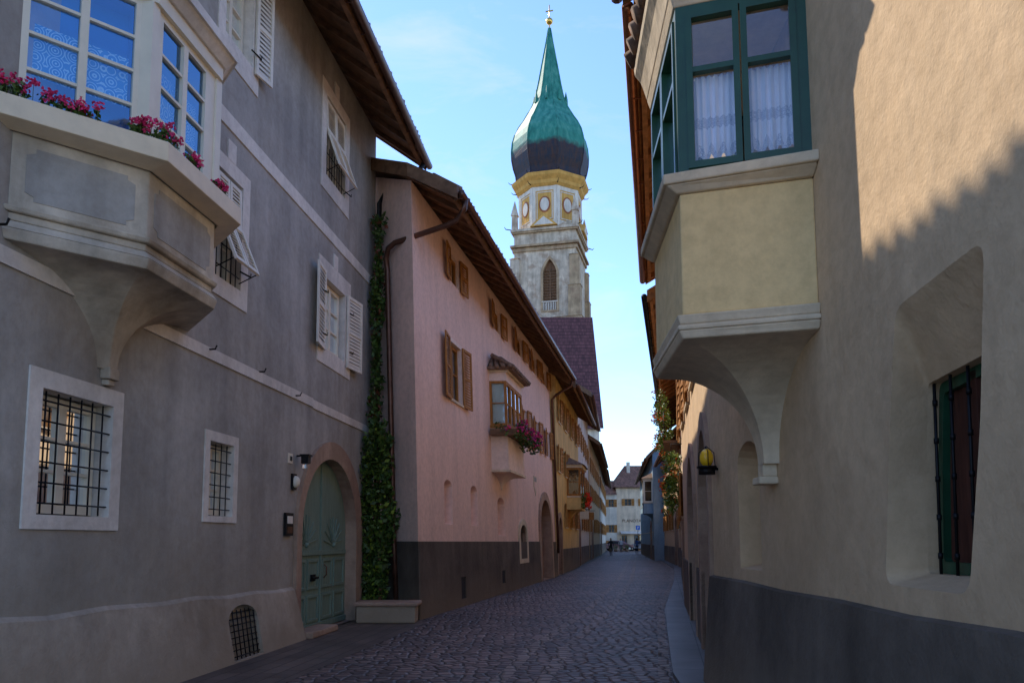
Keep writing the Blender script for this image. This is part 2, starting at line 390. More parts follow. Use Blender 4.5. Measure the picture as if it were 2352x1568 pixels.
window(mb,6.97,7.96,1.84,2.93,-.16,'frame','glassd',2,3,.085,'inside','laceg',cw=.46); window(mb,10.03,10.67,1.92,2.84,-.16,'frame','glassd',2,3,.07,'inside','laceg',cw=.46)
window(mb,14.14,15.23,5.1,6.4,-.1,'frame','glass',2,3,.08,curt='laceg'); window(mb,14.08,15.12,8.4,9.92,-.14,'frame','glass',2,3,.08)
window(mb,10.0,10.7,5.07,6.53,-.14,'frame','glass',2,3,.07); window(mb,10.07,10.88,8.52,9.93,-.14,'frame','glass',2,4,.07,curt='laceg'); window(mb,6.62,7.68,8.52,9.93,-.14,'frame','glass',2,4,.07)
mb.obj("windows")
mb=MB(G)
grille(mb,6.97,7.96,1.83,2.94,-.03,6,6,.009); grille(mb,10.04,10.66,1.91,2.85,-.04,4,6,.008)
grille(mb,14.1,15.1,8.4,9.0,-.02,7,2,.008); grille(mb,10.0,10.7,5.07,5.7,-.02,5,2,.008)
mb.obj("iron_window_grilles")
mb=MB(G)
shutter(mb,(14.06,.03),5.02,6.5,.64,172,'shutw'); shutter(mb,(15.33,.03),4.98,6.45,.66,8,'shutw')
shutter(mb,(10.93,.03),8.42,9.98,.4,12,'shutw'); shutter(mb,(7.74,.03),8.42,9.98,.5,12,'shutw')
flap(mb,14.07,15.13,9.9,.62,2,'shutw',o=-.03); flap(mb,14.07,15.13,9.26,.74,19,'shutw',o=.01)
flap(mb,10.0,10.7,6.5,.58,2,'shutw',o=-.03); flap(mb,10.0,10.7,5.9,.7,22,'shutw',o=.01)
for s,z in ((13.95,5.3),(15.45,5.3),(13.95,6.1),(15.45,6.1),(10.9,8.7),(15.2,8.5),(10.75,5.3)):
    mb.tube([(s-.12,.05,z),(s+.12,.09,z),(s+.13,.09,z+.05)],.012,'iron',6)
for s in (14.1,15.1): mb.tube([(s,.0,8.46),(s,.24,8.58)],.008,'iron',6)
for s in (10.0,10.7): mb.tube([(s,.0,5.15),(s,.26,5.27)],.008,'iron',6)
mb.obj("louvred_shutters")
# door
mb=MB(G); dd=-.17
lf=arch(13.12,16.05,0.02,1.72,1.35,18)
mb.prism(lf,dd-.06,dd,'doorg')
mb.box(14.56,14.62,dd,dd+.03,0.05,3.0,'doorg')
for a,b in ((13.26,13.84),(13.94,14.5),(14.68,15.22),(15.32,15.92)):
    for c,d in ((.15,.62),(.72,1.25)):
        mb.ringframe(rect(a,b,c,d),rect(a+.05,b-.05,c+.05,d-.05),dd,dd+.025,'doorg')
mb.box(13.17,16.0,dd,dd+.035,1.32,1.40,'doorg'); mb.box(13.17,16.0,dd,dd+.045,.02,.12,'doorg')
for c in (13.88,15.3):
    for k in range(9):
        a=math.pi*(k+.5)/9
        mb.obox((c+.07*math.cos(a),dd,1.5+.07*math.sin(a)),(.46*math.cos(a),0,.46*math.sin(a)),(-.02*math.sin(a),0,.02*math.cos(a)),(0,.02,0),'doorg')
    mb.ball((c,dd+.01,1.5),.05,'doorg',6)
mb.tube([(14.1,dd+.05,.92),(14.35,dd+.06,.92)],.025,'iron',6); mb.box(14.12,14.32,dd,dd+.03,.86,.98,'iron')
mb.tube([(14.76,dd+.02,.9),(14.76,dd+.07,.95),(14.76,dd+.07,1.1),(14.76,dd+.02,1.14)],.014,'copper',6)
mb.obj("arched_door",bevel=.006)
mb=MB(G); mb.box(13.05,14.3,-.1,.3,0,.11,'stone'); mb.obj("door_step",bevel=.025)
# plinth with cellar vent
mb=MB(G)
po=lambda s,z: .05+.16*max(0,(.9-z)/.9)**1.3
vent=arch(10.5,11.38,.02,.52,.2,8)
wav=[(12.85,.8),(12.2,.79),(11.4,.83),(10.6,.82),(9.8,.87),(9,.86),(8,.9),(7.2,.88),(6.6,.92),(5,.93),(1.5,.95)]
mb.sheet([(1.5,0),(5,0),(9,0),(13.0,0),(12.95,.45)]+wav,[vent],po,'plinthw')
top=wav[::-1]
mb.loft([[(s,po(s,z),z) for s,z in top],[(s,-.01,z+.05) for s,z in top]],'plinthw',closed=False)
end=[(13.0,0),(12.95,.45),(12.85,.8)]
mb.loft([[(s,po(s,z),z) for s,z in end],[(s+.02,-.01,z) for s,z in end]],'plinthw',closed=False)
mb.loft([[(s,po(s,z),z) for s,z in vent],[(s,-.08,z) for s,z in vent]],'plinthw')
mb.prism(vent,-.12,-.08,'inside')
for i in range(7):
    s=10.56+.76*i/6; mb.tube([(s,.15,.02),(s,.05,.66)],.009,'iron',5)
for j in range(8):
    z=.06+.08*j; mb.tube([(10.5,po(0,z)-.05,z),(11.38,po(0,z)-.05,z)],.009,'iron',5)
mb.obj("battered_plinth_with_cellar_vent")
roof(G,1.3,17.5,10.95,10.1,1.15,9,step=.8)
mb=MB(G)
mb.box(12.45,12.75,.01,.05,1.66,2.02,'iron'); mb.box(12.5,12.7,.05,.06,1.85,1.97,'shutw'); mb.box(12.5,12.7,.05,.058,1.7,1.8,'copper')
mb.obj("door_intercom")
mb=MB(G)
mb.tube([(12.95,0,2.97),(12.95,.16,2.97)],.015,'iron'); mb.box(12.89,13.01,.1,.22,2.84,2.96,'iron'); mb.box(12.87,13.03,.08,.24,2.96,2.99,'iron'); mb.box(12.91,12.99,.12,.2,2.76,2.84,'glass')
mb.obj("wall_lantern")
mb=MB(G); mb.ball((12.8,.05,2.53),.075,'frame',8,1.3); mb.box(12.72,12.88,0,.04,2.4,2.66,'iron'); mb.obj("bulkhead_lamp")
for s,z in ((8.62,4.06),(9.9,4.02),(11.4,4.05),(12.8,3.95),(6.3,4.2)):
    mb.tube([(s,0,z),(s,.1,z),(s,.12,z+.05)],.012,'iron',6)
mb.obj("iron_hooks")
mb=MB(G); mb.tube([(17.25,1.15,10.1),(17.25,.95,9.85),(17.22,.3,9.5),(17.22,.13,9.2),(17.22,.13,.3)],.055,'iron'); mb.obj("downpipe")
def text(body,site,s,o,z,size,mat,name,face,align='CENTER'):
    cu=bpy.data.curves.new(name,'FONT'); cu.body=body; cu.size=size; cu.extrude=.004; cu.align_x=align
    ob=bpy.data.objects.new(name,cu); scn.collection.objects.link(ob); cu.materials.append(M[mat] if isinstance(mat,str) else mat)
    ob.parent=site.e if site else None
    p=site.map(s,o,z) if site else (s,o,z)
    ob.location=p; ob.rotation_euler=(math.pi/2,0,face); return ob
angG=math.atan2(.994,.1093)
mb=MB(G); mb.box(12.58,12.76,0,.012,2.82,2.98,'frame'); mb.obj("house_number_plate")
text("18",G,12.67,.016,2.86,.11,'iron',"house_number",angG)
# ---- grey bay (erker)
def offs(B,d,k=.45):
    a,b,c,e=B; return [(a[0]-d*1.15,a[1]),(b[0]-d*k,b[1]+d),(c[0]+d*k,c[1]+d),(e[0]+d*1.15,e[1])]
def console(mb,B,tip,zt,zb,mat,n=10,r=.1,pw=1.0):
    rings=[]
    for i in range(n+1):
        ph=math.pi/2*i/n; k=1-math.sin(ph)*(1-r); z=zt-(zt-zb)*(1-math.cos(ph))**pw
        rings.append([(tip+(p[0]-tip)*k,(p[1])*max(k,r),z) for p in B])
    mb.loft(rings,mat,closed=False)
GB=[(6.41,0),(7.255,.746),(8.54,.746),(9.38,0)]; tipG=7.85
mb=MB(G)
console(mb,offs(GB,.02),tipG,4.12,3.3,'baywhite',14,.1)
mb.plan([(tipG-.1,0),(tipG-.08,.1),(tipG+.08,.1),(tipG+.1,0)],3.2,3.32,'baywhite'); mb.plan([(tipG-.07,0),(tipG-.05,.07),(tipG+.05,.07),(tipG+.07,0)],3.14,3.2,'baywhite')
mb.plan(offs(GB,.02),4.12,4.22,'baywhite',offs(GB,.05)); mb.plan(offs(GB,.05),4.221,4.30,'baywhite',offs(GB,-.01))
mb.plan(offs(GB,-.01),4.301,4.37,'baywhite'); mb.plan(offs(GB,.03),4.371,4.42,'baywhite',offs(GB,.05)); mb.plan(offs(GB,.0),4.421,5.1,'baywhite')
mb.obj("bay_corbel_and_parapet",bevel=.012)
mb=MB(G)
def cham(a,b,c,d,k=.07):
    return [(a+k,c),(b-k,c),(b-k,c+k*.6),(b,c+k),(b,d-k),(b-k,d-k*.6),(b-k,d),(a+k,d),(a+k,d-k*.6),(a,d-k),(a,c+k),(a+k,c+k*.6)]
L=mb.frame(GB[0],GB[1]); mb.prism(cham(.12,L-.12,4.5,4.98),-.01,.006,'grey'); 
L2_=mb.frame(GB[1],GB[2]); mb.prism(cham(.1,L2_-.1,4.5,4.98),-.01,.006,'grey')
mb.frame(GB[2],GB[3]); mb.prism(cham(.12,L-.12,4.5,4.98),-.01,.006,'grey'); mb.frame()
mb.obj("bay_painted_panels")
mb=MB(G)
o1=offs(GB,.25); i1=offs(GB,.03)
mb.loft([[(p[0],p[1],5.08) for p in i1],[(p[0],p[1],5.12) for p in o1],[(p[0],p[1],5.31) for p in o1],[(p[0],p[1],5.31) for p in offs(GB,.22)],[(p[0],p[1],5.27) for p in offs(GB,.22)],[(p[0],p[1],5.27) for p in i1]],'cream_box',closed=False)
mb.obj("flower_trough",bevel=.006)
mb=MB(G)
zb=5.3
mb.plan(offs(GB,.01),5.1,zb,'frame')
for p in (GB[1],GB[2]): mb.plan([(p[0]-.09,p[1]-.12),(p[0]-.06,p[1]+.0),(p[0]+.06,p[1]+.0),(p[0]+.09,p[1]-.12)],zb+.001,6.8,'frame')
mb.plan(offs(GB,.03),6.801,6.95,'frame'); mb.plan(offs(GB,.06),6.951,7.05,'white',offs(GB,.14)); mb.plan(offs(GB,.17),7.051,7.16,'white'); mb.plan(offs(GB,.12),7.161,7.6,'clay',[(6.5,0),(7.5,.1),(8.3,.1),(9.2,0)])
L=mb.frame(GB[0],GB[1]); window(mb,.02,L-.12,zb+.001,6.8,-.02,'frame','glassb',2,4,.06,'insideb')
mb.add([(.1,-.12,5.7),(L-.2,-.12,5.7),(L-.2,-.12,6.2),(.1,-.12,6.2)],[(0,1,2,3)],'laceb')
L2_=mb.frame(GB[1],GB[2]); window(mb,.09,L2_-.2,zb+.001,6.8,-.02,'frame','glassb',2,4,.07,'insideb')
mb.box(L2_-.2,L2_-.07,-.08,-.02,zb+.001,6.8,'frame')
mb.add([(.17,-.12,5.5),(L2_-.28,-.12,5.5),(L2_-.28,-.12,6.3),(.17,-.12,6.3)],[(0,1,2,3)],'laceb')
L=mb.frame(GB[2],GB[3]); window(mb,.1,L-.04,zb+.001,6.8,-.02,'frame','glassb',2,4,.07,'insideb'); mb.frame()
mb.obj("bay_windows")
mb=MB(G)
def along(poly,t):
    segs=[(math.hypot(b[0]-a[0],b[1]-a[1]),a,b) for a,b in zip(poly[:-1],poly[1:])]; T=sum(x[0] for x in segs)*t
    for l,a,b in segs:
        if T<=l: return (a[0]+(b[0]-a[0])*T/l,a[1]+(b[1]-a[1])*T/l)
        T-=l
    return poly[-1]
oo=offs(GB,.17)
for t0,t1,nn,hh in ((.0,.05,7,.14),(.08,.19,11,.1),(.26,.36,15,.12),(.42,.49,9,.09),(.56,.62,8,.07)):
    for i in range(nn):
        t=U(t0,t1); x,y=along(oo,t); h=U(.0,hh)
        leaves(mb,(x,y,5.34+h*.5),(.08,.06,.08),22,.026,['leafd','leafm','leafm'])
        x+=U(-.06,.06); y+=U(-.03,.08)
        mb.tube([(x,y,5.3),(x,y,5.36+h)],.003,'leafm',4); bloom(mb,(x,y,5.38+h),.038,14,['fpink'],.013)
for i in range(16):
    x,y=along(oo,U(0,.63)); leaves(mb,(x,y,5.31),(.06,.04,.03),8,.022,['leafd','leafm'])
mb.obj("pink_geraniums")
# ================================================================== PINK HOUSE
P=Site("pink_townhouse",(-1.85,16.0),(.205,1),'L',-.035)
PL=19.0
hs=[]; W=[
 (2.85,3.75,8.0,8.75),(7.75,8.75,8.1,8.78),(11.3,12.5,8.2,8.85),(14.5,15.6,8.2,8.85),(17.0,18.1,8.2,8.85),
 (2.6,3.72,4.98,6.42),(11.9,12.9,5.0,6.3),(14.5,15.5,5.1,6.25),(17.4,18.3,5.15,6.2)]
hs=[rect(*w) for w in W]
nich=[arch(1.95,2.6,1.95,2.84,.14,8),arch(4.35,5.05,1.95,2.86,.14,8),arch(7.5,8.5,1.7,2.68,.18,8)]
sw=arch(10.75,11.9,.95,1.75,.35,10); port=arch(15.0,17.6,0,2.1,1.1,14)
v1=rect(3.1,3.55,.18,.7); v2=rect(7.7,8.15,.3,.68)
PT=9.25
KS,KO=1.62,-1.85
mb=body(P,0,PL,9,PT,'pink',hs+nich+[sw,port],zs=.57,kink=(KS,KO))
for h in hs: reveal(mb,h,0,-.16,'pinkl')
for h in nich: reveal(mb,h,0,-.28,'pink',remap(h,bb(h),(bb(h)[0]+.1,bb(h)[1]-.05,bb(h)[2]+.05,bb(h)[3]-.05))); mb.prism(h,-.32,-.28,'pink')
reveal(mb,sw,0,-.3,'stone'); reveal(mb,port,0,-.4,'stone')
mb.obj("walls")
mb=MB(P)
pts=[(0,0),(15.0,0),(15.0,1.52),(0,1.56)]
mb.sheet(pts,[v1,v2],.035,'dark'); mb.sheet([(17.6,0),(PL,0),(PL,1.5),(17.6,1.5)],[],.035,'dark')
for v in (v1,v2): reveal(mb,v,.035,-.06,'dark'); mb.prism(v,.0,.012,'inside')
mb.add([(0,.035,0),(-.03,.01,0),(KS-.03,KO,0),(KS-.03,KO,1.56),(-.03,.01,1.56),(0,.035,1.56),(KS,KO,1.56),(0,0,1.56)],[(0,1,4,5),(1,2,3,4),(4,3,6,7)],'dark')
mb.add([(0,.035,1.56),(0,0,1.56),(15,0,1.52),(15,.035,1.52)],[(0,1,2,3)],'dark')
mb.obj("dark_plinth")
mb=MB(P)
for w in W: window(mb,w[0]+.02,w[1]-.02,w[2]+.02,w[3]-.02,-.08,'shutb','glassd',2,1 if w[3]-w[2]<1 else 2,.07)
mb.prism(sw,-.34,-.28,'inside'); grille(mb,10.8,11.85,.95,2.05,-.1,4,3,.015)
pd=arch(15.0,17.6,0.02,2.1,1.1,14); mb.prism(pd,-.42,-.36,'shutb')
for i in range(8): mb.box(15.05+i*.32,15.08+i*.32,-.362,-.34,0.05,2.3,'beam')
mb.obj("windows_and_gate")
mb=MB(P)
mb.ringframe(arch(14.65,17.95,0,2.1,1.42,14),port,-.002,.06,'stone'); mb.ringframe(arch(10.5,12.15,.8,1.75,.55,10),arch(10.75,11.9,.95,1.75,.35,10),-.002,.05,'creamtrim')
a=W[5]; mb.box(a[0]-.1,a[1]+.1,0,.05,a[2]-.06,a[2],'creamtrim'); mb.ringframe(rect(a[0]-.1,a[1]+.1,a[2],a[3]+.1),rect(*a),-.002,.02,'pinkl')
mb.obj("stone_surrounds")
mb=MB(P)
for i,w in enumerate(W):
    wd=(w[1]-w[0])/2+.1
    shutter(mb,(w[0]-.02,.03),w[2]-.05,w[3]+.05,wd,173,'shutb',fw=.07); shutter(mb,(w[1]+.02,.03),w[2]-.05,w[3]+.05,wd,5,'shutb',fw=.07)
mb.obj("brown_shutters")
pe0=[(1.1,-.3),(0,-.22),(KO,1.15),(-4.5,1.15),(-9,1.15)]; pe1=[(1.1,PL-.2),(0,PL),(KO,PL),(-4.5,PL),(-9,PL)]
roof(P,-.2,PL-.1,PT,8.62,1.1,9,step=.72,edge=pe0,edge1=pe1)
mb=MB(P)
mb.tube([(.0,1.2,8.72),(-.02,1.17,8.5),(.0,1.0,8.28),(.05,.75,8.2),(.28,-.5,8.0),(.38,-.68,7.93),(.5,-.78,7.75),(.52,-.76,7.5),(.54,-.72,1.6),(.52,-.68,.2)],.06,'copper',10)
mb.tube([(18.9,1.15,8.8),(18.9,1.0,8.4),(18.9,.3,8.0),(18.9,.12,7.8),(18.9,.12,1.0)],.06,'copper',8)
mb.obj("downpipes")
PB=[(6.9,0),(6.95,.5),(9.4,.5),(9.45,0)]
mb=MB(P)
mb.plan(PB,3.55,4.85,'pinkl'); console(mb,PB,8.1,3.55,3.1,'pinkl',8,.06); mb.plan(offs(PB,.05,.3),3.551,3.62,'creamtrim')
mb.plan(offs(PB,.06,.3),4.851,4.92,'shutb')
mb.plan(offs(PB,.0),6.25,6.5,'pinkl'); mb.plan(offs(PB,.08),6.501,6.56,'creamtrim')
mb.plan(offs(PB,.22),6.561,6.64,'clay'); mb.plan(offs(PB,.15),6.641,7.0,'clay',[(7.2,0),(7.3,.05),(9.1,.05),(9.2,0)])
for i in range(13):
    s=6.75+i*.23; mb.tube([(s,.78,6.62),(s*.9+.82,.1,7.03)],.07,'clay',6)
for i in range(4):
    o=.1+i*.2; mb.tube([(6.68,o,6.62),(7.25,o*.4,7.0)],.07,'clay',6)
L=mb.frame(PB[0],PB[1]); window(mb,.0,L,4.92,6.25,0,'shutb','glass',1,2,.07,'inside','laceg',cw=.5)
L=mb.frame(PB[1],PB[2]); window(mb,.0,L/2,4.92,6.25,0,'shutb','glass',2,2,.1,'inside','laceg'); window(mb,L/2,L,4.92,6.25,0,'shutb','glass',2,2,.1,'inside','laceg')
mb.frame()
mb.obj("bay_window")
mb=MB(P)
mb.plan([(6.7,.5),(6.7,.85),(9.6,.85),(9.6,.5)],4.6,4.78,'beam'); mb.plan([(6.6,.05),(6.6,.5),(6.85,.5),(6.85,.05)],4.6,4.78,'beam')
for i in range(60):
    s=U(6.5,9.7); o=U(.65,1.0) if s>6.9 else U(.2,.95); z=U(4.35,4.95) if s>8 else U(4.55,4.95)
    leaves(mb,(s,o,z),(.16,.12,.16),26,.045,['leafd','leafm','leafd'])
    if R()<.5: bloom(mb,(s,o+.08,z+.1),.08,7,['fmag','fpink'],.028)
mb.obj("geranium_window_box")
mb=MB(P)
sh=[(13.9,3.6),(14.25,3.25),(14.6,3.6),(14.6,4.0),(13.9,4.0)]
mb.prism(sh,.0,.015,'creamtrim'); mb.prism([(14.0,3.62),(14.25,3.38),(14.5,3.62),(14.5,3.78),(14.0,3.78)],.015,.019,'pink'); mb.prism([(14.0,3.8),(14.5,3.8),(14.5,3.95),(14.0,3.95)],.015,.019,'grey')
mb.obj("painted_crest_plaque")
mb=MB()
mb.box(-3.0,-1.85,15.3,15.75,.0,.32,'plinthw'); mb.box(-3.05,-1.8,15.25,15.95,.321,.40,'stone'); mb.box(-2.95,-1.95,15.7,16.6,0,.3,'stone')
mb.obj("stone_bench",bevel=.03)
mb=MB()
mb.tube([(-2.7,16.4,0),(-2.82,16.6,2),(-2.95,16.8,4),(-2.98,16.9,8.4)],.05,'beam',6,.02)
for i in range(300):
    z=U(.3,4.0); w=.14+.2*math.sin(max(0,min(1,(z-.3)/3.7))*math.pi)+.06*math.sin(z*4)
    leaves(mb,(-2.85+U(-w,w),16.5+U(-.2,.1),z),(.13,.12,.15),13,.06,['leafd','leafd','leafm','leafl' if R()<.3 else 'leafm'])
for i in range(170):
    z=U(3.8,8.7); w=.08+.06*math.sin(z*3)
    leaves(mb,(-2.95+U(-w,w),16.75+U(-.1,.05),z),(.09,.08,.14),11,.055,['leafd','leafd','leafm','leafr' if R()<.3 else 'leafm'])
mb.obj("ivy")
# ================================================================== generic row houses
def rowhouse(name,A,B,side,zt,ze,over,mat,rows,D=9,beam='beam',shut='shutb',tile='tile',plinth='dark',doors=(),n=None,gut='copper',fr='frame',sw=.9,sh=1.2):
    S=Site(name,A,(B[0]-A[0],B[1]-A[1]),side); Ln=math.hypot(B[0]-A[0],B[1]-A[1]); sl=(zt-ze)/over
    n=n or max(2,int(Ln/2.6)); H=[]; dh=[arch(a,b,0,h-(b-a)/2,None,10) for a,b,h in doors]
    for z in rows:
        for i in range(n):
            c=Ln*(i+.5)/n+U(-.15,.15)
            if any(a-.6<c<b+.6 and z<h+.3 for a,b,h in doors): continue
            H.append(rect(c-sw/2,c+sw/2,z,z+sh*U(.9,1.05)))
    mb=body(S,0,Ln,D,zt,mat,H+dh,zs=sl)
    for h in H: reveal(mb,h,0,-.18,mat)
    for h in dh: reveal(mb,h,0,-.35,'stone')
    mb.obj("walls")
    mb=MB(S)
    for h in H:
        a,b,c,d=bb(h); window(mb,a+.02,b-.02,c+.02,d-.02,-.1,fr,'glassd',2,2,.06)
        mb.box(a-.08,b+.08,0,.06,c-.06,c,'creamtrim')
        if shut: shutter(mb,(a-.02,.02),c,d,sw/2+.02,172,shut,slats=6); shutter(mb,(b+.02,.02),c,d,sw/2+.02,8,shut,slats=6)
    for h in dh:
        mb.prism(h,-.42,-.34,'beam'); a,b,c,d=bb(h)
        mb.ringframe(arch(a-.25,b+.25,0,d-(b-a)/2,(b-a)/2+.25,10),h,-.002,.05,'stone')
    mb.obj("windows_and_doors")
    if plinth:
        mb=MB(S); xs=[0]+[x for a,b,h in doors for x in (a,b)]+[Ln]
        for i in range(0,len(xs),2): mb.box(xs[i],xs[i+1],-.01,.035,0,1.15,plinth)
        mb.obj("plinth")
    roof(S,-.05,Ln,zt,ze,over,D,beam=beam,tile=tile,gut=gut,step=.9,tiles=False)
    return S,Ln
S,Ln=rowhouse("ochre_townhouse",(1.92,34.6),(3.95,46.5),'L',8.9,8.3,.95,'ochre',(2.2,4.7,7.0),doors=((.8,2.4,2.6),))
def smallbay(S,s0,s1,o,z0,zw,z1,wall,fr,roofm,flow=None):
    B=[(s0,0),(s0+.1,o),(s1-.1,o),(s1,0)]; mb=MB(S)
    console(mb,B,(s0+s1)/2,z0,z0-.6,wall,8,.08); mb.plan(B,z0,zw,wall); mb.plan(offs(B,.05),zw+.001,zw+.08,'creamtrim')
    for a,b in ((0,1),(1,2),(2,3)):
        L=mb.frame(B[a],B[b]); window(mb,0,L,zw+.08,z1,0,fr,'glass',2 if a==1 else 1,2,.1)
    mb.frame(); mb.plan(offs(B,.08),z1+.001,z1+.15,'creamtrim'); mb.plan(offs(B,.2),z1+.151,z1+.6,roofm,[(s0+.4,0),(s0+.5,.05),(s1-.5,.05),(s1-.4,0)]); mb.obj("bay_window")
    if flow:
        mb=MB(S)
        for i in range(40):
            s=U(s0-.1,s1+.1); z=U(zw-.5,zw+.15); leaves(mb,(s,o+.15,z),(.15,.15,.15),14,.06,['leafm','leafd','leafl'])
            if R()<.7: bloom(mb,(s,o+.28,z+.05),.1,6,flow,.04)
        mb.obj("flower_box")
smallbay(S,5.0,8.0,.7,3.1,3.7,5.2,'ochre','shutb','clay',['fred'])
mb=MB(S); mb.tube([(10.6,0,3.3),(10.6,.75,3.3)],.02,'iron',6); mb.box(10.58,10.62,.2,.7,2.75,3.22,'frame'); mb.obj("hanging_shop_sign")
S,_=rowhouse("white_townhouse",(3.9,46.6),(6.05,62),'L',10.7,10.1,.9,'whitew',(2.2,4.8,7.4),doors=((1,2.4,2.6),),shut='shutb')
mb=MB(S); mb.tube([(6,0,3.5),(6,.8,3.5)],.02,'iron',6); mb.box(5.97,6.03,.2,.75,2.9,3.4,'shutb'); mb.obj("hanging_shop_sign.001")
rowhouse("cream_townhouse",(6.15,62.1),(9.1,82),'L',9.6,9.0,.9,'cream',(2.2,4.8,7.0),doors=((3,5,2.8),))
S,_=rowhouse("plain_townhouse",(9.2,82.1),(13.2,111),'L',9.3,8.7,.8,'whitew',(2.2,4.8,7.0),doors=((3,5,2.8),))
# ================================================================== RIGHT NEAR HOUSE
Rt=Site("cream_corner_house",(1.798,0),(.052,1),'R',0)
nic=[(3.44,1.36),(4.3,1.36),(4.16,2.1),(4.0,2.8),(3.14,2.84),(3.26,2.1)]
def rnd(loop,r=.05,n=4):
    out=[];m=len(loop)
    for i,p in enumerate(loop):
        a=Vector(loop[i-1]);b=Vector(p);c=Vector(loop[(i+1)%m]); d1=(a-b);d2=(c-b)
        k1=b+d1.normalized()*min(r,d1.length*.4);k2=b+d2.normalized()*min(r,d2.length*.4)
        for j in range(n+1):
            t=j/n; q=k1*(1-t)**2+b*2*t*(1-t)+k2*t*t; out.append((q.x,q.y))
    return out
nicr=rnd(nic,.1)
slot=arch(6.82,7.6,1.33,2.32,.18,8)
mb=body(Rt,1.2,8.86,9,8.6,'cream',[nicr,slot],zs=.5)
b0=bb(nicr); inn=[(3.5,1.42),(4.24,1.42),(4.19,1.95),(4.12,2.42),(3.36,2.46),(3.42,1.95)]; inn=rnd(inn,.04)
def lerp(l1,l2,t): return [(a[0]+(b[0]-a[0])*t,a[1]+(b[1]-a[1])*t) for a,b in zip(l1,l2)]
rr=[(0,0),(.04,-.008),(.12,-.03),(.3,-.07),(.6,-.13),(1,-.2)]
mb.loft([[(p[0],o,p[1]) for p in lerp(nicr,inn,t)] for t,o in rr],'cream',smooth=True)
mb.loft([[(p[0],-.2,p[1]) for p in inn],[(p[0],-.4,p[1]) for p in inn]],'cream')
reveal(mb,slot,0,-.3,'cream',remap(slot,bb(slot),(6.9,7.52,1.4,2.45))); mb.prism(slot,-.34,-.3,'cream')
mb.obj("walls")
mb=MB(Rt)
sc_=lambda l,k:[(3.8+(p[0]-3.8)*k,1.94+(p[1]-1.94)*k) for p in l]
mb.prism(inn,-.34,-.3,'insider'); mb.ringframe(sc_(inn,.995),sc_(inn,.88),-.3,-.26,'greenp'); mb.box(3.76,3.84,-.3,-.26,1.44,2.42,'insider')
for i in range(5):
    s=3.5+.68*i/4
    mb.tube([(s-.03,-.225,1.41),(s-.08,-.225,2.46)],.009,'iron',6)
    for k in range(5): mb.tube([(s-.03-.05*(k+.5)/5,-.225,1.5+.2*k),(s-.03-.05*(k+.6)/5,-.225,1.53+.2*k)],.014,'iron',6)
mb.obj("niche_window")
mb=MB(Rt)
ptop=[(1.2,1.24),(2.2,1.225),(3.1,1.235),(4,1.21),(5,1.215),(6.2,1.195),(7.4,1.205),(8.9,1.19)]
f=lambda z:.05+.1*max(0,1-z/1.2)
for i in range(len(ptop)-1):
    (a,za),(b,zb_)=ptop[i],ptop[i+1]
    mb.add([(a,f(0),0),(b,f(0),0),(b,f(.6),.6),(a,f(.6),.6),(b,.05,zb_),(a,.05,za),(b,-.02,zb_+.02),(a,-.02,za+.02)],[(0,1,2,3),(3,2,4,5),(5,4,6,7)],'dark')
mb.add([(8.9,f(0),0),(8.9,f(.6),.6),(8.9,.05,1.19),(8.9,-.5,1.19),(8.9,-.5,0)],[(0,1,2,3,4)],'dark')
mb.obj("dark_plinth")
RB=[(5.127,0),(5.352,.872),(6.75,.872),(6.97,0)]; tipR=6.35
mb=MB(Rt)
console(mb,offs(RB,-.01,.3),tipR,3.0,2.2,'creamtrim',16,.13)
mb.obj("bay_corbel")
mb=MB(Rt)
mb.plan([(tipR-.1,0),(tipR-.08,.11),(tipR+.08,.11),(tipR+.1,0)],2.1,2.22,'creamtrim'); mb.plan([(tipR-.13,0),(tipR-.11,.15),(tipR+.11,.15),(tipR+.13,0)],2.04,2.1,'creamtrim')
mb.plan(offs(RB,.0,.3),3.0,3.06,'creamtrim',offs(RB,.03,.3)); mb.plan(offs(RB,.035,.3),3.061,3.1,'creamtrim'); mb.plan(offs(RB,.02,.3),3.101,3.17,'creamtrim',offs(RB,.04,.3))
mb.plan(offs(RB,0,.3),3.171,4.06,'yellowbay'); mb.plan(offs(RB,.02,.3),4.061,4.12,'creamtrim',offs(RB,.1,.3)); mb.plan(offs(RB,.12,.3),4.121,4.2,'creamtrim')
mb.plan(offs(RB,.01,.3),5.5,5.6,'creamtrim',offs(RB,.04,.3))
fl=[(.04,5.601),(.06,5.68),(.09,5.78),(.14,5.86),(.15,5.93)]
mb.loft([[(p[0],p[1],z) for p in offs(RB,d,.3)] for d,z in fl],'creamtrim',cap=True)
mb.obj("bay_body_and_cornice",bevel=.012)
mb=MB(Rt)
mb.plan(offs(RB,.14,.3),5.931,6.6,'clay',[(5.4,0),(5.6,.1),(6.5,.1),(6.7,0)])
E=offs(RB,.2,.3); I=[(5.4,0),(5.6,.1),(6.5,.1),(6.7,0)]
for a in range(3):
    nn=7 if a==1 else 6
    for i in range(nn+1):
        t=i/nn; p=[E[a][k]+(E[a+1][k]-E[a][k])*t for k in (0,1)]; q=[I[a][k]+(I[a+1][k]-I[a][k])*t for k in (0,1)]
        for h in range(3):
            t0=h*.3; t1=t0+.36
            A_=(p[0]+(q[0]-p[0])*t0,p[1]+(q[1]-p[1])*t0,5.99+.62*t0+.03); B_=(p[0]+(q[0]-p[0])*t1,p[1]+(q[1]-p[1])*t1,5.99+.62*t1)
            mb.tube([A_,B_],.08,'clay',7)
mb.obj("bay_tiled_roof")
mb=MB(Rt)
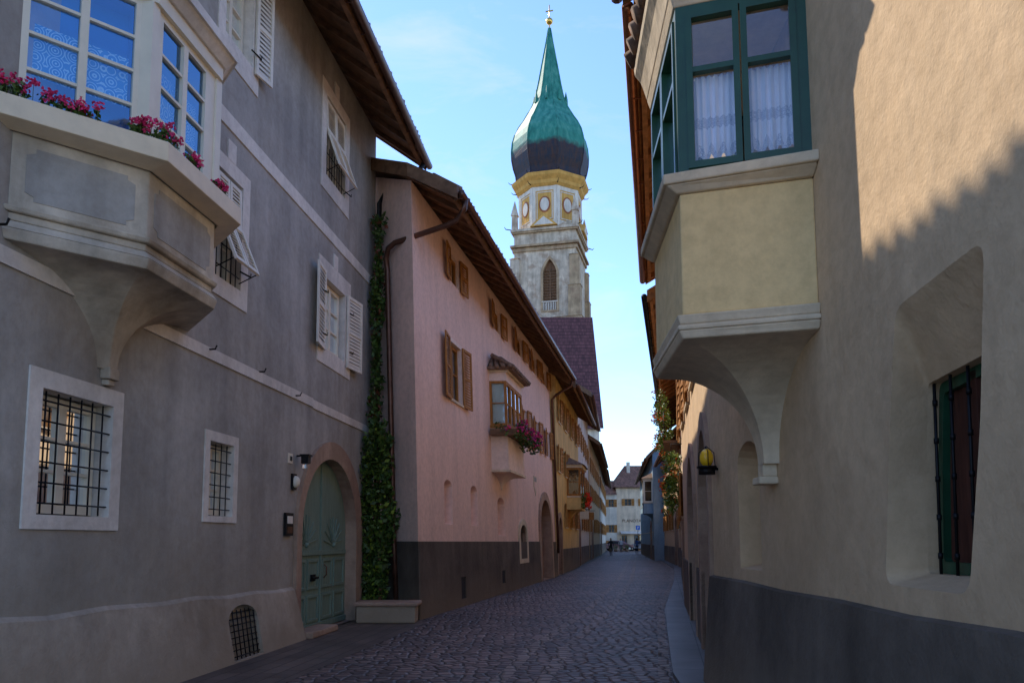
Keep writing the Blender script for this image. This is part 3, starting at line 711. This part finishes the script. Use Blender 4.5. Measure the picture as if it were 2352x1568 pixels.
for a,b in ((0,1),(1,2),(2,3)):
    L=mb.frame(RB[a],RB[b])
    z0,z1=4.201,5.5; o=0.0
    mb.ringframe(rect(0,L,z0,z1),rect(.07,L-.07,z0+.04,z1-.06),o-.08,o,'greenp')
    h=L/2
    for p,q in ((.07,h-.005),(h+.005,L-.07)):
        mb.ringframe(rect(p,q,z0+.04,z1-.06),rect(p+.045,q-.045,z0+.09,z1-.11),o-.05,o+.015,'greenp')
        mb.box(p+.04,q-.04,o-.045,o+.01,4.97,5.01,'greenp')
        mb.add([(p+.04,o-.03,z0+.08),(q-.04,o-.03,z0+.08),(q-.04,o-.03,z1-.1),(p+.04,o-.03,z1-.1)],[(0,1,2,3)],'glass')
        n=40; w=q-p-.06
        def crow(zf_):
            return [(p+.03+w*i/n, -.1+.018*math.sin(i*1.1+a)+.01*math.sin(i*2.7), zf_(i)) for i in range(n+1)]
        hem=lambda i:4.27+.10*abs(math.sin(i*.31+.5))
        mb.loft([crow(lambda i:4.98),crow(lambda i:4.66)],'curtain',closed=False,smooth=True)
        mb.loft([crow(lambda i:4.66),crow(lambda i:4.58)],'lacew',closed=False,smooth=True)
        mb.loft([crow(lambda i:4.58),crow(lambda i:hem(i)+.09)],'curtain',closed=False,smooth=True)
        mb.loft([crow(lambda i:hem(i)+.09),crow(hem)],'lacew',closed=False,smooth=True)
mb.frame()
mb.obj("bay_windows",recalc=False)
mb=MB(Rt); mb.plan([(5.15,-.3),(5.15,-.02),(6.95,-.02),(6.95,-.3)],4.2,5.5,'inside'); mb.obj("bay_room_back")
roof(Rt,1.0,8.9,8.6,8.15,.9,9,beam='beam',step=.8)
mb=MB(Rt)
ls,lo=8.5,.12
mb.tube([(ls,-.02,2.36),(ls,lo,2.36)],.015,'iron'); mb.tube([(ls,lo,2.30),(ls,lo,2.37)],.09,'iron',12); mb.tube([(ls,lo,2.37),(ls,lo,2.39)],.11,'iron',12)
ye=simple("amber_lamp_glass",(.9,.55,.02),.25,var=.05,spec=.6)
mb.ball((ls,lo,2.48),.075,ye,8,1.35)
for k in range(4):
    a=k*math.pi/2; mb.tube([(ls+.09*math.cos(a),lo+.09*math.sin(a),2.39),(ls+.08*math.cos(a),lo+.08*math.sin(a),2.54),(ls,lo,2.61)],.005,'iron',5)
mb.obj("amber_wall_lamp")
# ================================================================== RIGHT ROW
R2,_=rowhouse("arcaded_cream_house",(2.30,8.92),(4.15,19),'R',8.45,8.0,.8,'cream',(4.2,6.3),beam='beaml',doors=((.5,2.5,3.05),(4.2,6.6,3.1)),shut='shutb',gut='copperr',n=4)
R3,L3n=rowhouse("flowered_ochre_house",(4.2,19.1),(7.3,34),'R',8.0,7.55,.8,'peach',(2.2,4.6),beam='beaml',doors=((3,5,2.9),),shut='shutb',gut='iron')
R4,_=rowhouse("peach_townhouse",(7.35,34.1),(9.25,43),'R',8.0,7.5,.9,'ochre',(2.2,4.8),doors=((3,5,2.9),),shut='greenp')
R5,_=rowhouse("cream_row_house",(9.3,43.1),(11.6,60),'R',7.6,7.1,.6,'cream',(2.2,4.8),doors=((3,5,2.9),),shut='shutb')
R6,_=rowhouse("blue_townhouse",(10.9,60.5),(14.4,88),'R',8.2,7.7,.5,'bluep',(2.2,5.0),doors=((3,5,2.9),),shut=None)
smallbay(R6,.6,3.4,.7,3.6,4.4,6.2,'bluep','frame','clay',None)
mb=MB(R3)
for c,rad,n in (((6.6,.6,5.9),(.45,.2,.5),24),((6.0,.5,5.2),(.35,.2,.3),14),((8.0,.6,4.95),(.8,.2,.3),16),((1.4,.3,3.3),(.4,.18,.55),28),((2.6,.3,2.9),(.5,.2,.3),14),((10.5,.6,5.0),(.7,.2,.3),16),((11,.4,2.9),(.6,.2,.4),14)):
    for i in range(n):
        p=[c[k]+U(-1,1)*rad[k] for k in range(3)]
        leaves(mb,p,(.16,.14,.16),34,.045,['leafm','leafl','leafl'])
        if R()<.4: bloom(mb,(p[0],p[1]+.1,p[2]+U(-.05,.1)),.1,7,['forange','fred'],.025)
mb.obj("hanging_flower_baskets")
mb=MB(R3)
for s0,s1,z in ((5.4,8.6,4.7),(9.4,11.8,4.7)):
    mb.box(s0,s1,0,.55,z-.08,z,'beam')
    for i in range(int((s1-s0)/.12)): mb.tube([(s0+i*.12,.52,z),(s0+i*.12,.52,z+.9)],.01,'iron',5)
    mb.tube([(s0,.52,z+.9),(s1,.52,z+.9)],.018,'iron',6)
mb.tube([(1.4,0,4.1),(1.4,.3,4.1),(1.4,.3,3.8)],.012,'iron',5)
mb.obj("iron_balconies")
# ================================================================== END BUILDING
EB=Site("white_inn_building",(13.6,115),(1,0),'R')
EB.n=(0,-1)
wE=[rect(.5,1.3,2.6,3.7),rect(.5,1.3,6.3,7.4),rect(2.9,3.9,6.5,7.5),rect(5.3,6.3,6.5,7.5),rect(.5,1.3,.4,1.4)]
dE=[rect(2.4,3.2,0.02,2.2),rect(4.2,5.6,.02,2.3)]
mb=body(EB,1.7,9,9,9.3,'peach',[w for w in wE if w[0][0]>1.8]+dE); 
mb.sheet(rect(-.4,1.69,0,8.2),[w for w in wE if w[0][0]<1.6],.3,'whitew'); mb.add([(1.69,.3,0),(1.69,0,0),(1.69,0,8.2),(1.69,.3,8.2)],[(0,1,2,3)],'whitew'); mb.add([(-.4,.3,0),(-.4,-6,0),(-.4,-6,8.2),(-.4,.3,8.2)],[(0,1,2,3)],'whitew')
for w in wE+dE: reveal(mb,w,.3 if w[0][0]<1.6 else 0,-.2,'whitew')
mb.obj("walls")
mb=MB(EB)
for w in wE:
    a,b,c,d=bb(w); window(mb,a,b,c,d,-.1 if a>1.6 else .15,'shutb','glassd',2,2,.06); q=0 if a>1.6 else .3
    shutter(mb,(a-.02,q+.02),c,d,.4,172,'shutb',slats=6); shutter(mb,(b+.02,q+.02),c,d,.4,8,'shutb',slats=6)
for w in dE: a,b,c,d=bb(w); window(mb,a,b,c,d,-.15,'shutb','glass',2,2,.07)
mb.obox((2.2,.0,2.75),(3.6,0,0),(0,1.0,-.35),(0,0,.04),'white')
mb.obj("windows_and_awning")
mb=MB(EB)
mb.add([(1.3,.5,9.2),(9.4,.5,9.2),(9.4,-4.5,12.8),(3.6,-4.5,12.8),(1.3,-9.5,9.2),(9.4,-9.5,9.2)],[(0,1,2,3),(0,3,4),(3,2,5,4)],'tiler')
mb.add([(1.3,.5,9.1),(9.4,.5,9.1),(9.4,-9.5,9.1),(1.3,-9.5,9.1)],[(0,1,2,3)],'beam')
mb.add([(-.8,.7,8.1),(1.69,.7,8.1),(1.69,-3,10.4),(-.8,-3,10.4)],[(0,1,2,3)],'tiler')
mb.box(3.7,4.2,-3.2,-2.8,11.3,13.2,'whitew'); mb.box(6.2,6.8,-4.4,-3.9,12.2,13.4,'whitew')
mb.obj("roof_and_chimneys")
text("PLANOTA",EB,3.9,.04,4.1,.62,'beam',"inn_lettering",0)
mb=MB(); blue=simple("sign_blue",(.02,.12,.5),.4,var=.03)
mb.tube([(17.9,112,0),(17.9,112,3.6)],.04,'iron'); mb.box(17.6,18.2,111.93,111.96,2.95,3.55,blue); sp=mb.obj("parking_sign")
t=text("P",None,17.9,111.92,3.05,.55,'white',"letter_p",0); t.parent=sp
# ================================================================== CHURCH
C=Site("church_tower",(6.4,125),(1,0),'R'); C.n=(0,1); C.e.rotation_euler=(0,0,math.radians(-14))
mb=MB(C)
def oct_(r,z,n=8,rot=22.5): return [(r*math.cos(math.radians(rot+k*360/n))/math.cos(math.pi/n),r*math.sin(math.radians(rot+k*360/n))/math.cos(math.pi/n),z) for k in range(n)]
h=5.0
gw=arch(-.3,1.9,37.4,43.3,2.4,14,point=.45)
mb.sheet(rect(-h,h,0,48),[gw],-h,'towst')
for (a,b) in (((-h,-h),(-h,h)),((-h,h),(h,h)),((h,h),(h,-h))):
    mb.add([(a[0],a[1],0),(b[0],b[1],0),(b[0],b[1],48),(a[0],a[1],48)],[(0,1,2,3)],'towst')
mb.loft([[(p[0],-h,p[1]) for p in gw],[(p[0],-h+.6,p[1]) for p in gw]],'quoin')
go=arch(-.65,2.25,37.1,43.3,2.9,14,point=.45); mb.ringframe(go,gw,-h+.01,-h-.12,'quoin')
mb.prism(gw,-h+.55,-h+.6,'beam'); 
for i in range(12): mb.obox((-.3,-h+.35,38.9+i*.45),(2.2,0,0),(0,.25,.25),(0,0,.06),'beam')
mb.box(.72,.86,-h+.3,-h+.42,37.4,45,'beam')
for i in range(9): mb.box(-.3+i*.27,-.18+i*.27,-h-.05,-h+.1,37.4,38.7,'towwhite')
mb.box(-.5,2.1,-h-.15,-h+.12,38.7,38.85,'towwhite')
for z,d,t in ((47.2,.25,.5),(47.9,.55,.35),(50.2,.35,.3),(36.2,.18,.3),(28,.18,.3)):
    mb.plan([(-h-d,-h-d),(h+d,-h-d),(h+d,h+d),(-h-d,h+d)],z,z+t,'quoin' if z>40 else 'towst')
mb.plan([(-h,-h),(h,-h),(h,h),(-h,h)],48.2,50.3,'towst'); mb.plan([(-h-.5,-h-.5),(h+.5,-h-.5),(h+.5,h+.5),(-h-.5,h+.5)],50.5,50.9,'towst')
for sx in (-1,1):
    for sy in (-1,1):
        z=0
        for z1,w in ((36,1.15),(41,.95),(46,.75)):
            cx,cy=sx*(h-.2),sy*(h-.2)
            mb.plan([(cx-w,cy-w),(cx+w,cy-w),(cx+w,cy+w),(cx-w,cy+w)],z,z1,'quoin' if sx>0 else 'towst'); mb.plan([(cx-w-.1,cy-w-.1),(cx+w+.1,cy-w-.1),(cx+w+.1,cy+w+.1),(cx-w-.1,cy+w+.1)],z1,z1+.3,'quoin',[(cx-.4,cy-.4),(cx+.4,cy-.4),(cx+.4,cy+.4),(cx-.4,cy+.4)]); z=z1+.01
mb.obj("shaft")
mb=MB(C)
r8=4.85
mb.loft([oct_(r8,50.9),oct_(r8,58.3)],'towyel',cap=True)
for k in range(8):
    a=math.radians(k*45+22.5); b=a+math.radians(45); Rr=r8/math.cos(math.pi/8)
    A_=(Rr*math.cos(a),Rr*math.sin(a)); B_=(Rr*math.cos(b),Rr*math.sin(b)); L=mb.frame(B_,A_)
    for s in (0,L-.55): mb.box(s,s+.55,0,.1,51.2,57.9,'towwhite')
    mb.box(.55,L-.55,0,.06,57.2,57.9,'towwhite'); mb.box(.551,L-.551,0,.06,51.2,52.2,'towwhite')
    ov=lambda rx,rz:[(L/2+rx*math.cos(t*math.pi/9),54.9+rz*math.sin(t*math.pi/9)) for t in range(18)]
    mb.prism(ov(.95,1.35),0,.08,'towred'); mb.prism(ov(.72,1.1),.0,.11,'towwhite')
    mb.ringframe(rect(.7,L-.7,52.4,57.0),rect(.85,L-.85,52.55,56.85),0,.05,'towwhite')
    if k%2==1: mb.prism([(-.2,51.0),(L+.2,51.0),(L/2,53.0)],.0,1.0,'towyel'); mb.prism([(.4,51.15),(L-.4,51.15),(L/2,52.5)],1.0,1.05,'towwhite')
    if k%2==0: mb.prism([(-.2,51.0),(L+.2,51.0),(L/2,52.4)],.0,.4,'towst')
mb.frame()
mb.loft([oct_(r8+.15,57.9),oct_(r8+.5,58.3),oct_(r8+.6,58.8),oct_(r8+1.1,59.4),oct_(r8+1.25,59.9)],'towyel',cap=True)
for k in range(8):
    a=math.radians(k*45+22.5)
    for rr_,z in ((6.2,59.9),(5.7,58.2)): mb.tube([(rr_*math.cos(a),rr_*math.sin(a),z),((rr_+.6)*math.cos(a),(rr_+.6)*math.sin(a),z+.05),((rr_+.9)*math.cos(a),(rr_+.9)*math.sin(a),z+.3)],.09,'iron',5,.03)
for sx in (-1,1):
    for sy in (-1,1):
        for z in (50.9,):
            mb.tube([(sx*5.2,sy*5.2,z),(sx*6.1,sy*6.1,z-.1),(sx*6.3,sy*6.3,z+.2)],.1,'iron',5,.04)
        mb.loft([[(sx*4.9+dx*w,sy*4.9+dy*w,z) for dx,dy in ((-1,-1),(1,-1),(1,1),(-1,1))] for w,z in ((.45,50.9),(.4,53.2),(.55,53.3),(.05,55.8))],'towst',cap=True)
mb.obj("painted_octagon_storey")
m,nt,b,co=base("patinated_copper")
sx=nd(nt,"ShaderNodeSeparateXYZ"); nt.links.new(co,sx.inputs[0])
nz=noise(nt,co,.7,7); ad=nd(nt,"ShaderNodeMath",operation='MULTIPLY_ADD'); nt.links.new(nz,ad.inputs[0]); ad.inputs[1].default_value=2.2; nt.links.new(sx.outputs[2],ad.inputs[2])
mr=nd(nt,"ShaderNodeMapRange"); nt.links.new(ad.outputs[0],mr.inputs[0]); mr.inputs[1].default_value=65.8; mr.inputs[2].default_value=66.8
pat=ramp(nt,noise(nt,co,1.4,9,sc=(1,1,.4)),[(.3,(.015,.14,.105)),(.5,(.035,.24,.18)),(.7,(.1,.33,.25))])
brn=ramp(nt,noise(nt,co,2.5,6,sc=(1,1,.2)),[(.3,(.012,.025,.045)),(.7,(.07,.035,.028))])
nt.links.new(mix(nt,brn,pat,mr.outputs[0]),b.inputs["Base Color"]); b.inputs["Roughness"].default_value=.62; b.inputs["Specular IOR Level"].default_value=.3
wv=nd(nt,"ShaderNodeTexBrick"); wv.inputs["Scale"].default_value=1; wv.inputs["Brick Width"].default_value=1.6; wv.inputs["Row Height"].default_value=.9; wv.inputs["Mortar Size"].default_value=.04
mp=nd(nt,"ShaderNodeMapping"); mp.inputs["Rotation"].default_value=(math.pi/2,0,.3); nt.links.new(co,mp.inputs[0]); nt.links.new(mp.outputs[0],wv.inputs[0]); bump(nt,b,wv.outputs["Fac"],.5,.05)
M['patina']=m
mb=MB(C)
prof=[(6.1,59.9),(5.55,60.5),(5.6,61.3),(6.0,62.6),(6.25,64),(6.32,65.5),(6.2,67),(5.85,68.4),(5.2,69.8),(4.4,71.1),(3.65,72.5),(3.0,73.8),(2.55,75),(2.2,76.6),(1.85,78.4),(1.45,80.8),(1.0,83.4),(.55,86),(.2,88.3)]
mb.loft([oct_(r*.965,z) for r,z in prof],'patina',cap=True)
for k in range(8):
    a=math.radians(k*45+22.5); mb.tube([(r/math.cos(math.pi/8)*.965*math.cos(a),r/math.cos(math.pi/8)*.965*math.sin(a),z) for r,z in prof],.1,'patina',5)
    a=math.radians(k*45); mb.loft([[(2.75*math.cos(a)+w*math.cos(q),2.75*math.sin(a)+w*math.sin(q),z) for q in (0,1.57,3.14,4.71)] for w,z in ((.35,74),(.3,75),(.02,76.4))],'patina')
mb.ball((0,0,89.6),.6,'gold',8); mb.tube([(0,0,88),(0,0,92.6)],.09,'gold',6); mb.box(-.65,.65,-.07,.07,91.4,91.6,'gold')
mb.obj("onion_dome")
CN=Site("church_nave",(4,106),(1,0),'R'); CN.n=(0,1)
M['nave']=tilemat("purple_red_roof",(.17,.06,.06))
mb=MB(CN); mb.box(-14,7.9,0,12,0,17,'whitew'); mb.obj("walls")
mb=MB(CN); mb.add([(-15,-1,16.5),(8.4,-1,16.5),(8.0,8,34.5),(-15,8,34.5),(8.4,15,20),(-15,15,20)],[(0,1,2,3),(3,2,4,5),(1,4,2)],'nave'); mb.obj("roof")
# ================================================================== GROUND
def stonesmat(name,scale,cols,mort,rand=.55,bumps=.9,rough=.55):
    m,nt,b,_=base(name); g=nd(nt,"ShaderNodeNewGeometry"); co=g.outputs["Position"]
    wn=nd(nt,"ShaderNodeTexNoise"); wn.inputs["Scale"].default_value=.6; nt.links.new(co,wn.inputs["Vector"])
    va=nd(nt,"ShaderNodeMix"); va.data_type='VECTOR'; va.inputs[0].default_value=.18; nt.links.new(co,va.inputs[4]); nt.links.new(wn.outputs["Color"],va.inputs[5])
    v=nd(nt,"ShaderNodeTexVoronoi"); v.feature='F1'; v.inputs["Scale"].default_value=scale; v.inputs["Randomness"].default_value=rand; v.voronoi_dimensions='2D'; nt.links.new(va.outputs[1],v.inputs["Vector"])
    e=nd(nt,"ShaderNodeTexVoronoi"); e.feature='DISTANCE_TO_EDGE'; e.inputs["Scale"].default_value=scale; e.inputs["Randomness"].default_value=rand; e.voronoi_dimensions='2D'; nt.links.new(va.outputs[1],e.inputs["Vector"])
    sc=nd(nt,"ShaderNodeSeparateColor"); nt.links.new(v.outputs["Color"],sc.inputs[0])
    c=ramp(nt,sc.outputs[0],[(i/(len(cols)-1),x) for i,x in enumerate(cols)])
    big=ramp(nt,noise(nt,co,.35,8,rough=.65),[(.3,(.5,.48,.46)),(.7,(1.5,1.42,1.35))]); c=mix(nt,c,big,1,'MULTIPLY')
    f=ramp(nt,e.outputs["Distance"],[(.03,(1,1,1)),(.1,(0,0,0))])
    c=mix(nt,c,mort,f); nt.links.new(c,b.inputs["Base Color"])
    hh=ramp(nt,e.outputs["Distance"],[(0,(0,0,0)),(.22,(1,1,1))])
    p=bump(nt,b,hh,bumps,.03); p=bump(nt,b,noise(nt,co,30,4),.3,.006,p); bump(nt,b,noise(nt,co,1.5,3),.5,.06,p)
    b.inputs["Roughness"].default_value=rough; b.inputs["Specular IOR Level"].default_value=.5; return m
def slabmat(name,bw,rh,c1,c2,mort,rot):
    m,nt,b,_=base(name); g=nd(nt,"ShaderNodeNewGeometry"); co=g.outputs["Position"]
    mp=nd(nt,"ShaderNodeMapping"); mp.inputs["Rotation"].default_value=(0,0,rot); nt.links.new(co,mp.inputs[0])
    br=nd(nt,"ShaderNodeTexBrick"); br.inputs["Scale"].default_value=1; br.inputs["Brick Width"].default_value=bw; br.inputs["Row Height"].default_value=rh; br.inputs["Mortar Size"].default_value=.008
    br.inputs["Color1"].default_value=(*c1,1); br.inputs["Color2"].default_value=(*c2,1); br.inputs["Mortar"].default_value=(*mort,1); nt.links.new(mp.outputs[0],br.inputs[0])
    c=mix(nt,br.outputs[0],ramp(nt,noise(nt,co,1.3,8),[(.3,(.65,.65,.65)),(.7,(1.2,1.2,1.2))]),1,'MULTIPLY')
    nt.links.new(c,b.inputs["Base Color"]); b.inputs["Roughness"].default_value=.5
    p=bump(nt,b,br.outputs["Fac"],-.7,.012); bump(nt,b,noise(nt,co,18,5),.35,.008,p); return m
M['cob']=stonesmat("porphyry_cobbles",7.5,[(.08,.055,.047),(.16,.105,.09),(.26,.18,.15),(.12,.1,.094)],(.035,.026,.022),rand=.75)
M['pale']=stonesmat("pale_drain_stones",6,[(.2,.145,.12),(.3,.23,.19),(.25,.185,.15)],(.04,.03,.025),rand=.5,rough=.6)
M['slab']=slabmat("left_paving",.5,.22,(.17,.125,.1),(.11,.08,.067),(.03,.022,.018),-1.45)
M['slabr']=slabmat("pavement_slabs",.9,.45,(.17,.15,.14),(.12,.107,.1),(.035,.032,.03),-1.38)
M['grd']=simple("earth_ground",(.12,.11,.09),.9,scale=1)
mb=MB(); mb.add([(-600,-300,-.01),(600,-300,-.01),(600,900,-.01),(-600,900,-.01)],[(0,1,2,3)],'grd'); mb.obj("ground")
left=[(-5.1,-3),(-4.3,8),(-3.0,17),(-1.85,17),(2.2,35),(4.2,47),(6.5,62),(9.5,82),(13.5,111),(13.6,116)]
right=[(1.75,-3),(2.3,8.9),(4.3,19.2),(7.5,34.2),(9.4,43.2),(11.8,60.3),(14.8,88),(25,100),(26,116)]
def strip(L,Rr,z,mat,name,h=None):
    mb=MB(); pts=[(*p,) for p in L]+[(*p,) for p in reversed(Rr)]
    tri=tessellate_polygon([[Vector((p[0],p[1],0)) for p in pts]])
    mb.add([(p[0],p[1],z) for p in pts],[tuple(t) for t in tri],mat)
    return mb.obj(name)
strip(left,right,-.004,'cob',"cobbled_street")
lp=[(-5.1,-3),(-4.3,8),(-3.0,17)]; strip(lp,[(-3.6,-3),(-2.7,8),(-1.7,15.2),(-1.8,16)],.0,'slab',"left_pavement")
def offl(line,d): 
    out=[]
    for i,p in enumerate(line):
        a=line[max(i-1,0)];b=line[min(i+1,len(line)-1)]; l=math.hypot(b[0]-a[0],b[1]-a[1]); out.append((p[0]-(b[1]-a[1])/l*d,p[1]+(b[0]-a[0])/l*d))
    return out
rl=[(1.75,-3),(2.0,4),(2.3,8.9),(4.3,19.2),(7.5,34.2),(9.4,43.2),(11.8,60.3)]
kb=[(1.2,-3),(1.38,4),(1.9,9.5),(3.45,18),(6.35,31),(9.0,44),(11.0,58)]
mb=MB()
kz=.05
for a in range(len(kb)-1):
    A_,B_=kb[a],kb[a+1]; C_,D_=rl[a],rl[a+1]
    mb.add([(A_[0],A_[1],kz),(B_[0],B_[1],kz),(D_[0],D_[1],kz),(C_[0],C_[1],kz)],[(0,1,2,3)],'slabr'); mb.add([(A_[0],A_[1],-.004),(B_[0],B_[1],-.004),(B_[0],B_[1],kz),(A_[0],A_[1],kz)],[(0,1,2,3)],'slabr')
mb.obj("right_pavement")
def band(line,w,z,mat,name):
    A_=offl(line,w/2);B_=offl(line,-w/2); mb=MB()
    mb.loft([[(p[0],p[1],z) for p in A_],[(p[0],p[1],z) for p in B_]],mat,closed=False); mb.obj(name)
dl=[(-.9,-2),(-.5,5),(-.18,9),(.36,12.2),(1.73,18.2),(4.3,31.9),(8.2,56),(12,80)]
band(dl,.17,.0,'pale',"drainage_strip"); band(offl(dl,-.5),.17,.0,'pale',"drainage_strip.001")
band([(p[0]-.1,p[1]) for p in kb],.14,.0,'pale',"gutter_strip")
# ================================================================== PEOPLE
def person(name,x,y,face,shirt,legs,skin=(.5,.3,.22),hair=(.04,.025,.015),stride=.18,H=1.72):
    k=H/1.72
    pts=[(0,0,.95),(0,.0,1.15),(0,0,1.4),(0,0,1.5)]; rad=[.13,.12,.14,.055]; ed=[(0,1),(1,2),(2,3)]
    def ch(start,lst):
        p=start
        for q,r in lst: pts.append(q);rad.append(r);ed.append((p,len(pts)-1));p=len(pts)-1
    ch(2,[((-.19,0,1.4),.06),((-.24,.05,1.13),.045),((-.23,-.1,.9),.035),((-.23,-.14,.8),.04)])
    ch(2,[((.19,0,1.4),.06),((.24,-.03,1.13),.045),((.23,-.14,.92),.035),((.23,-.18,.82),.04)])
    ch(0,[((-.1,0,.86),.1),((-.1,-stride*.6,.48),.065),((-.1,-stride*.6,.09),.045),((-.1,-stride*.6-.14,.04),.04)])
    ch(0,[((.1,0,.86),.1),((.1,stride*.3,.48),.065),((.1,stride,.1),.045),((.1,stride-.13,.04),.04)])
    me=bpy.data.meshes.new(name); me.from_pydata([tuple(c*k for c in p) for p in pts],ed,[]); ob=bpy.data.objects.new(name,me); scn.collection.objects.link(ob)
    md=ob.modifiers.new("skin","SKIN")
    for i,d in enumerate(me.skin_vertices[0].data): d.radius=(rad[i]*k,rad[i]*k*.8); d.use_root=(i==0)
    s2=ob.modifiers.new("sub","SUBSURF"); s2.levels=1; s2.render_levels=2
    m,nt,b,co=base(name+"_clothes"); sx=nd(nt,"ShaderNodeSeparateXYZ"); nt.links.new(co,sx.inputs[0])
    r=nd(nt,"ShaderNodeValToRGB"); r.color_ramp.interpolation='CONSTANT'; els=[(0,(.03,.02,.02)),(.05,legs),(.54,shirt),(.84,skin)]
    while len(r.color_ramp.elements)<4: r.color_ramp.elements.new(.5)
    for e,(p,c) in zip(r.color_ramp.elements,els): e.position=p;e.color=(*c,1)
    dv=nd(nt,"ShaderNodeMath",operation='DIVIDE'); nt.links.new(sx.outputs[2],dv.inputs[0]); dv.inputs[1].default_value=1.78; nt.links.new(dv.outputs[0],r.inputs[0]); nt.links.new(r.outputs[0],b.inputs["Base Color"]); b.inputs["Roughness"].default_value=.85
    me.materials.append(m)
    ob.location=(x,y,0); ob.rotation_euler=(0,0,face)
    sk=simple(name+"_skin",skin,.6,var=.05); hr=simple(name+"_hair",hair,.8)
    mb=MB(); mb.ball((0,-.01,1.6*k),.095*k,sk,8,1.25); mb.ball((0,.018,1.63*k),.1*k,hr,8,1.15); mb.tube([(0,-.1,1.6*k),(0,-.125,1.585*k)],.012,sk,5)
    for e in (-1,1): mb.ball((e*.035,-.095,1.615*k),.01,'inside',4); mb.ball((e*.095,0,1.6*k),.018,sk,4,1.5)
    mb.box(-.022,.022,-.1,-.09,1.55*k,1.557*k,'fred')
    mb.obj("head",parent=ob)
person("walking_man",13.6,86,math.pi*.95,(.08,.16,.4),(.02,.03,.06))
person("walking_woman",14.3,85.5,math.pi*1.02,(.55,.12,.12),(.04,.05,.08),H=1.64)
person("standing_pedestrian",9.9,79,.3,(.02,.02,.025),(.02,.02,.025),stride=.05)
person("distant_pedestrian",13.5,98,0,(.4,.4,.42),(.05,.05,.07),H=1.7)
# ================================================================== CARS
def car(name,x,y,rot,col):
    p=simple(name+"_paint",col,.25,.3,var=.03,spec=.6); mb=MB()
    side=[(-2.0,.35),(2.0,.35),(2.08,.6),(1.95,.82),(1.15,.95),(.55,1.4),(-.95,1.45),(-1.6,1.0),(-2.02,.9),(-2.08,.6)]
    wd=lambda z:.86 if z<.96 else .68
    mb.loft([[(a,-wd(b),b) for a,b in side],[(a,-wd(b)-.02 if b<.9 else -wd(b),b) for a,b in side],[(a,wd(b),b) for a,b in side]],p,cap=True)
    for s in (-1,1):
        mb.add([(1.05,s*.84,.97),(.52,s*.70,1.36),(-.9,s*.70,1.4),(-1.45,s*.82,1.0)],[(0,1,2,3)],'inside')
        for wx in (-1.3,1.3):
            mb.tube([(wx,s*.7,.32),(wx,s*.89,.32)],.32,'inside',16); mb.tube([(wx,s*.88,.32),(wx,s*.9,.32)],.18,'frame',12)
        mb.box(1.9,2.08,s*.6-.14,s*.6+.14,.62,.76,'white'); mb.box(-2.08,-1.98,s*.65-.12,s*.65+.12,.7,.86,'fred')
    mb.add([(1.17,-.66,.98),(1.17,.66,.98),(.6,.6,1.39),(.6,-.6,1.39)],[(0,1,2,3)],'glass'); mb.add([(-1.62,-.66,1.03),(-1.62,.66,1.03),(-1.02,.6,1.43),(-1.02,-.6,1.43)],[(0,1,2,3)],'inside')
    ob=mb.obj(name); ob.location=(x,y,0); ob.rotation_euler=(0,0,rot)
car("parked_car",15.1,111.5,.1,(.2,.1,.1)); car("parked_car.001",18.4,111,2.6,(.4,.4,.42))
mb=MB()
for i in range(4):
    x=13.0+i*.7; y=104+.3*math.sin(i*2)
    mb.tube([(x,y,0),(x,y,.35)],.2,'clay',8,.26); leaves(mb,(x,y,.6),(.3,.3,.3),110,.07,['leafd','leafm'])
mb.obj("potted_shrubs")
# ================================================================== SUN, SKY, CAMERA
az=math.radians(39); el=math.radians(43.6)   # sun stands ahead and to the left of the street
sd=Vector((-math.sin(az)*math.cos(el),math.cos(az)*math.cos(el),math.sin(el)))
sun=bpy.data.lights.new("sun",'SUN'); sun.energy=5; sun.angle=math.radians(.53); sun.color=(1,.9,.75)
so=bpy.data.objects.new("sun",sun); scn.collection.objects.link(so); so.rotation_euler=(-sd).to_track_quat('-Z','Y').to_euler(); so.location=(-20,30,40)
Wd=bpy.data.worlds.new("World"); scn.world=Wd; Wd.use_nodes=True; nt=Wd.node_tree; bg=nt.nodes["Background"]
sky=nd(nt,"ShaderNodeTexSky"); sky.sky_type='NISHITA'; sky.sun_disc=False; sky.sun_elevation=el; sky.sun_rotation=-az; sky.altitude=300; sky.air_density=1.15; sky.dust_density=.1; sky.ozone_density=1.5
vm=nd(nt,"ShaderNodeVectorMath",operation='MULTIPLY'); nt.links.new(sky.outputs[0],vm.inputs[0]); vm.inputs[1].default_value=(1.4,1.62,2.1)
tc=nd(nt,"ShaderNodeTexCoord"); mp=nd(nt,"ShaderNodeMapping"); mp.inputs["Scale"].default_value=(1.6,1.6,5.5); mp.inputs["Rotation"].default_value=(.3,.5,0); nt.links.new(tc.outputs["Generated"],mp.inputs[0])
cn=nd(nt,"ShaderNodeTexNoise"); cn.inputs["Scale"].default_value=2.2; cn.inputs["Detail"].default_value=9; cn.inputs["Roughness"].default_value=.62; cn.inputs["Distortion"].default_value=.6; nt.links.new(mp.outputs[0],cn.inputs["Vector"])
cf=ramp(nt,cn.outputs["Fac"],[(.53,(0,0,0)),(.78,(.45,.45,.45))])
cc=mix(nt,vm.outputs[0],(6.3,6.5,6.7),cf); nt.links.new(cc,bg.inputs[0]); bg.inputs[1].default_value=.15
cam=bpy.data.cameras.new("camera"); co=bpy.data.objects.new("camera",cam); scn.collection.objects.link(co)
cam.sensor_width=36; cam.lens=36*1800/2352; cam.shift_y=249/2352; cam.clip_end=3000; cam.clip_start=.05
co.location=(0,0,1.6); co.rotation_euler=(math.radians(96.5),0,0); scn.camera=co
scn.view_settings.view_transform='Standard'; scn.view_settings.look='None'; scn.view_settings.exposure=0
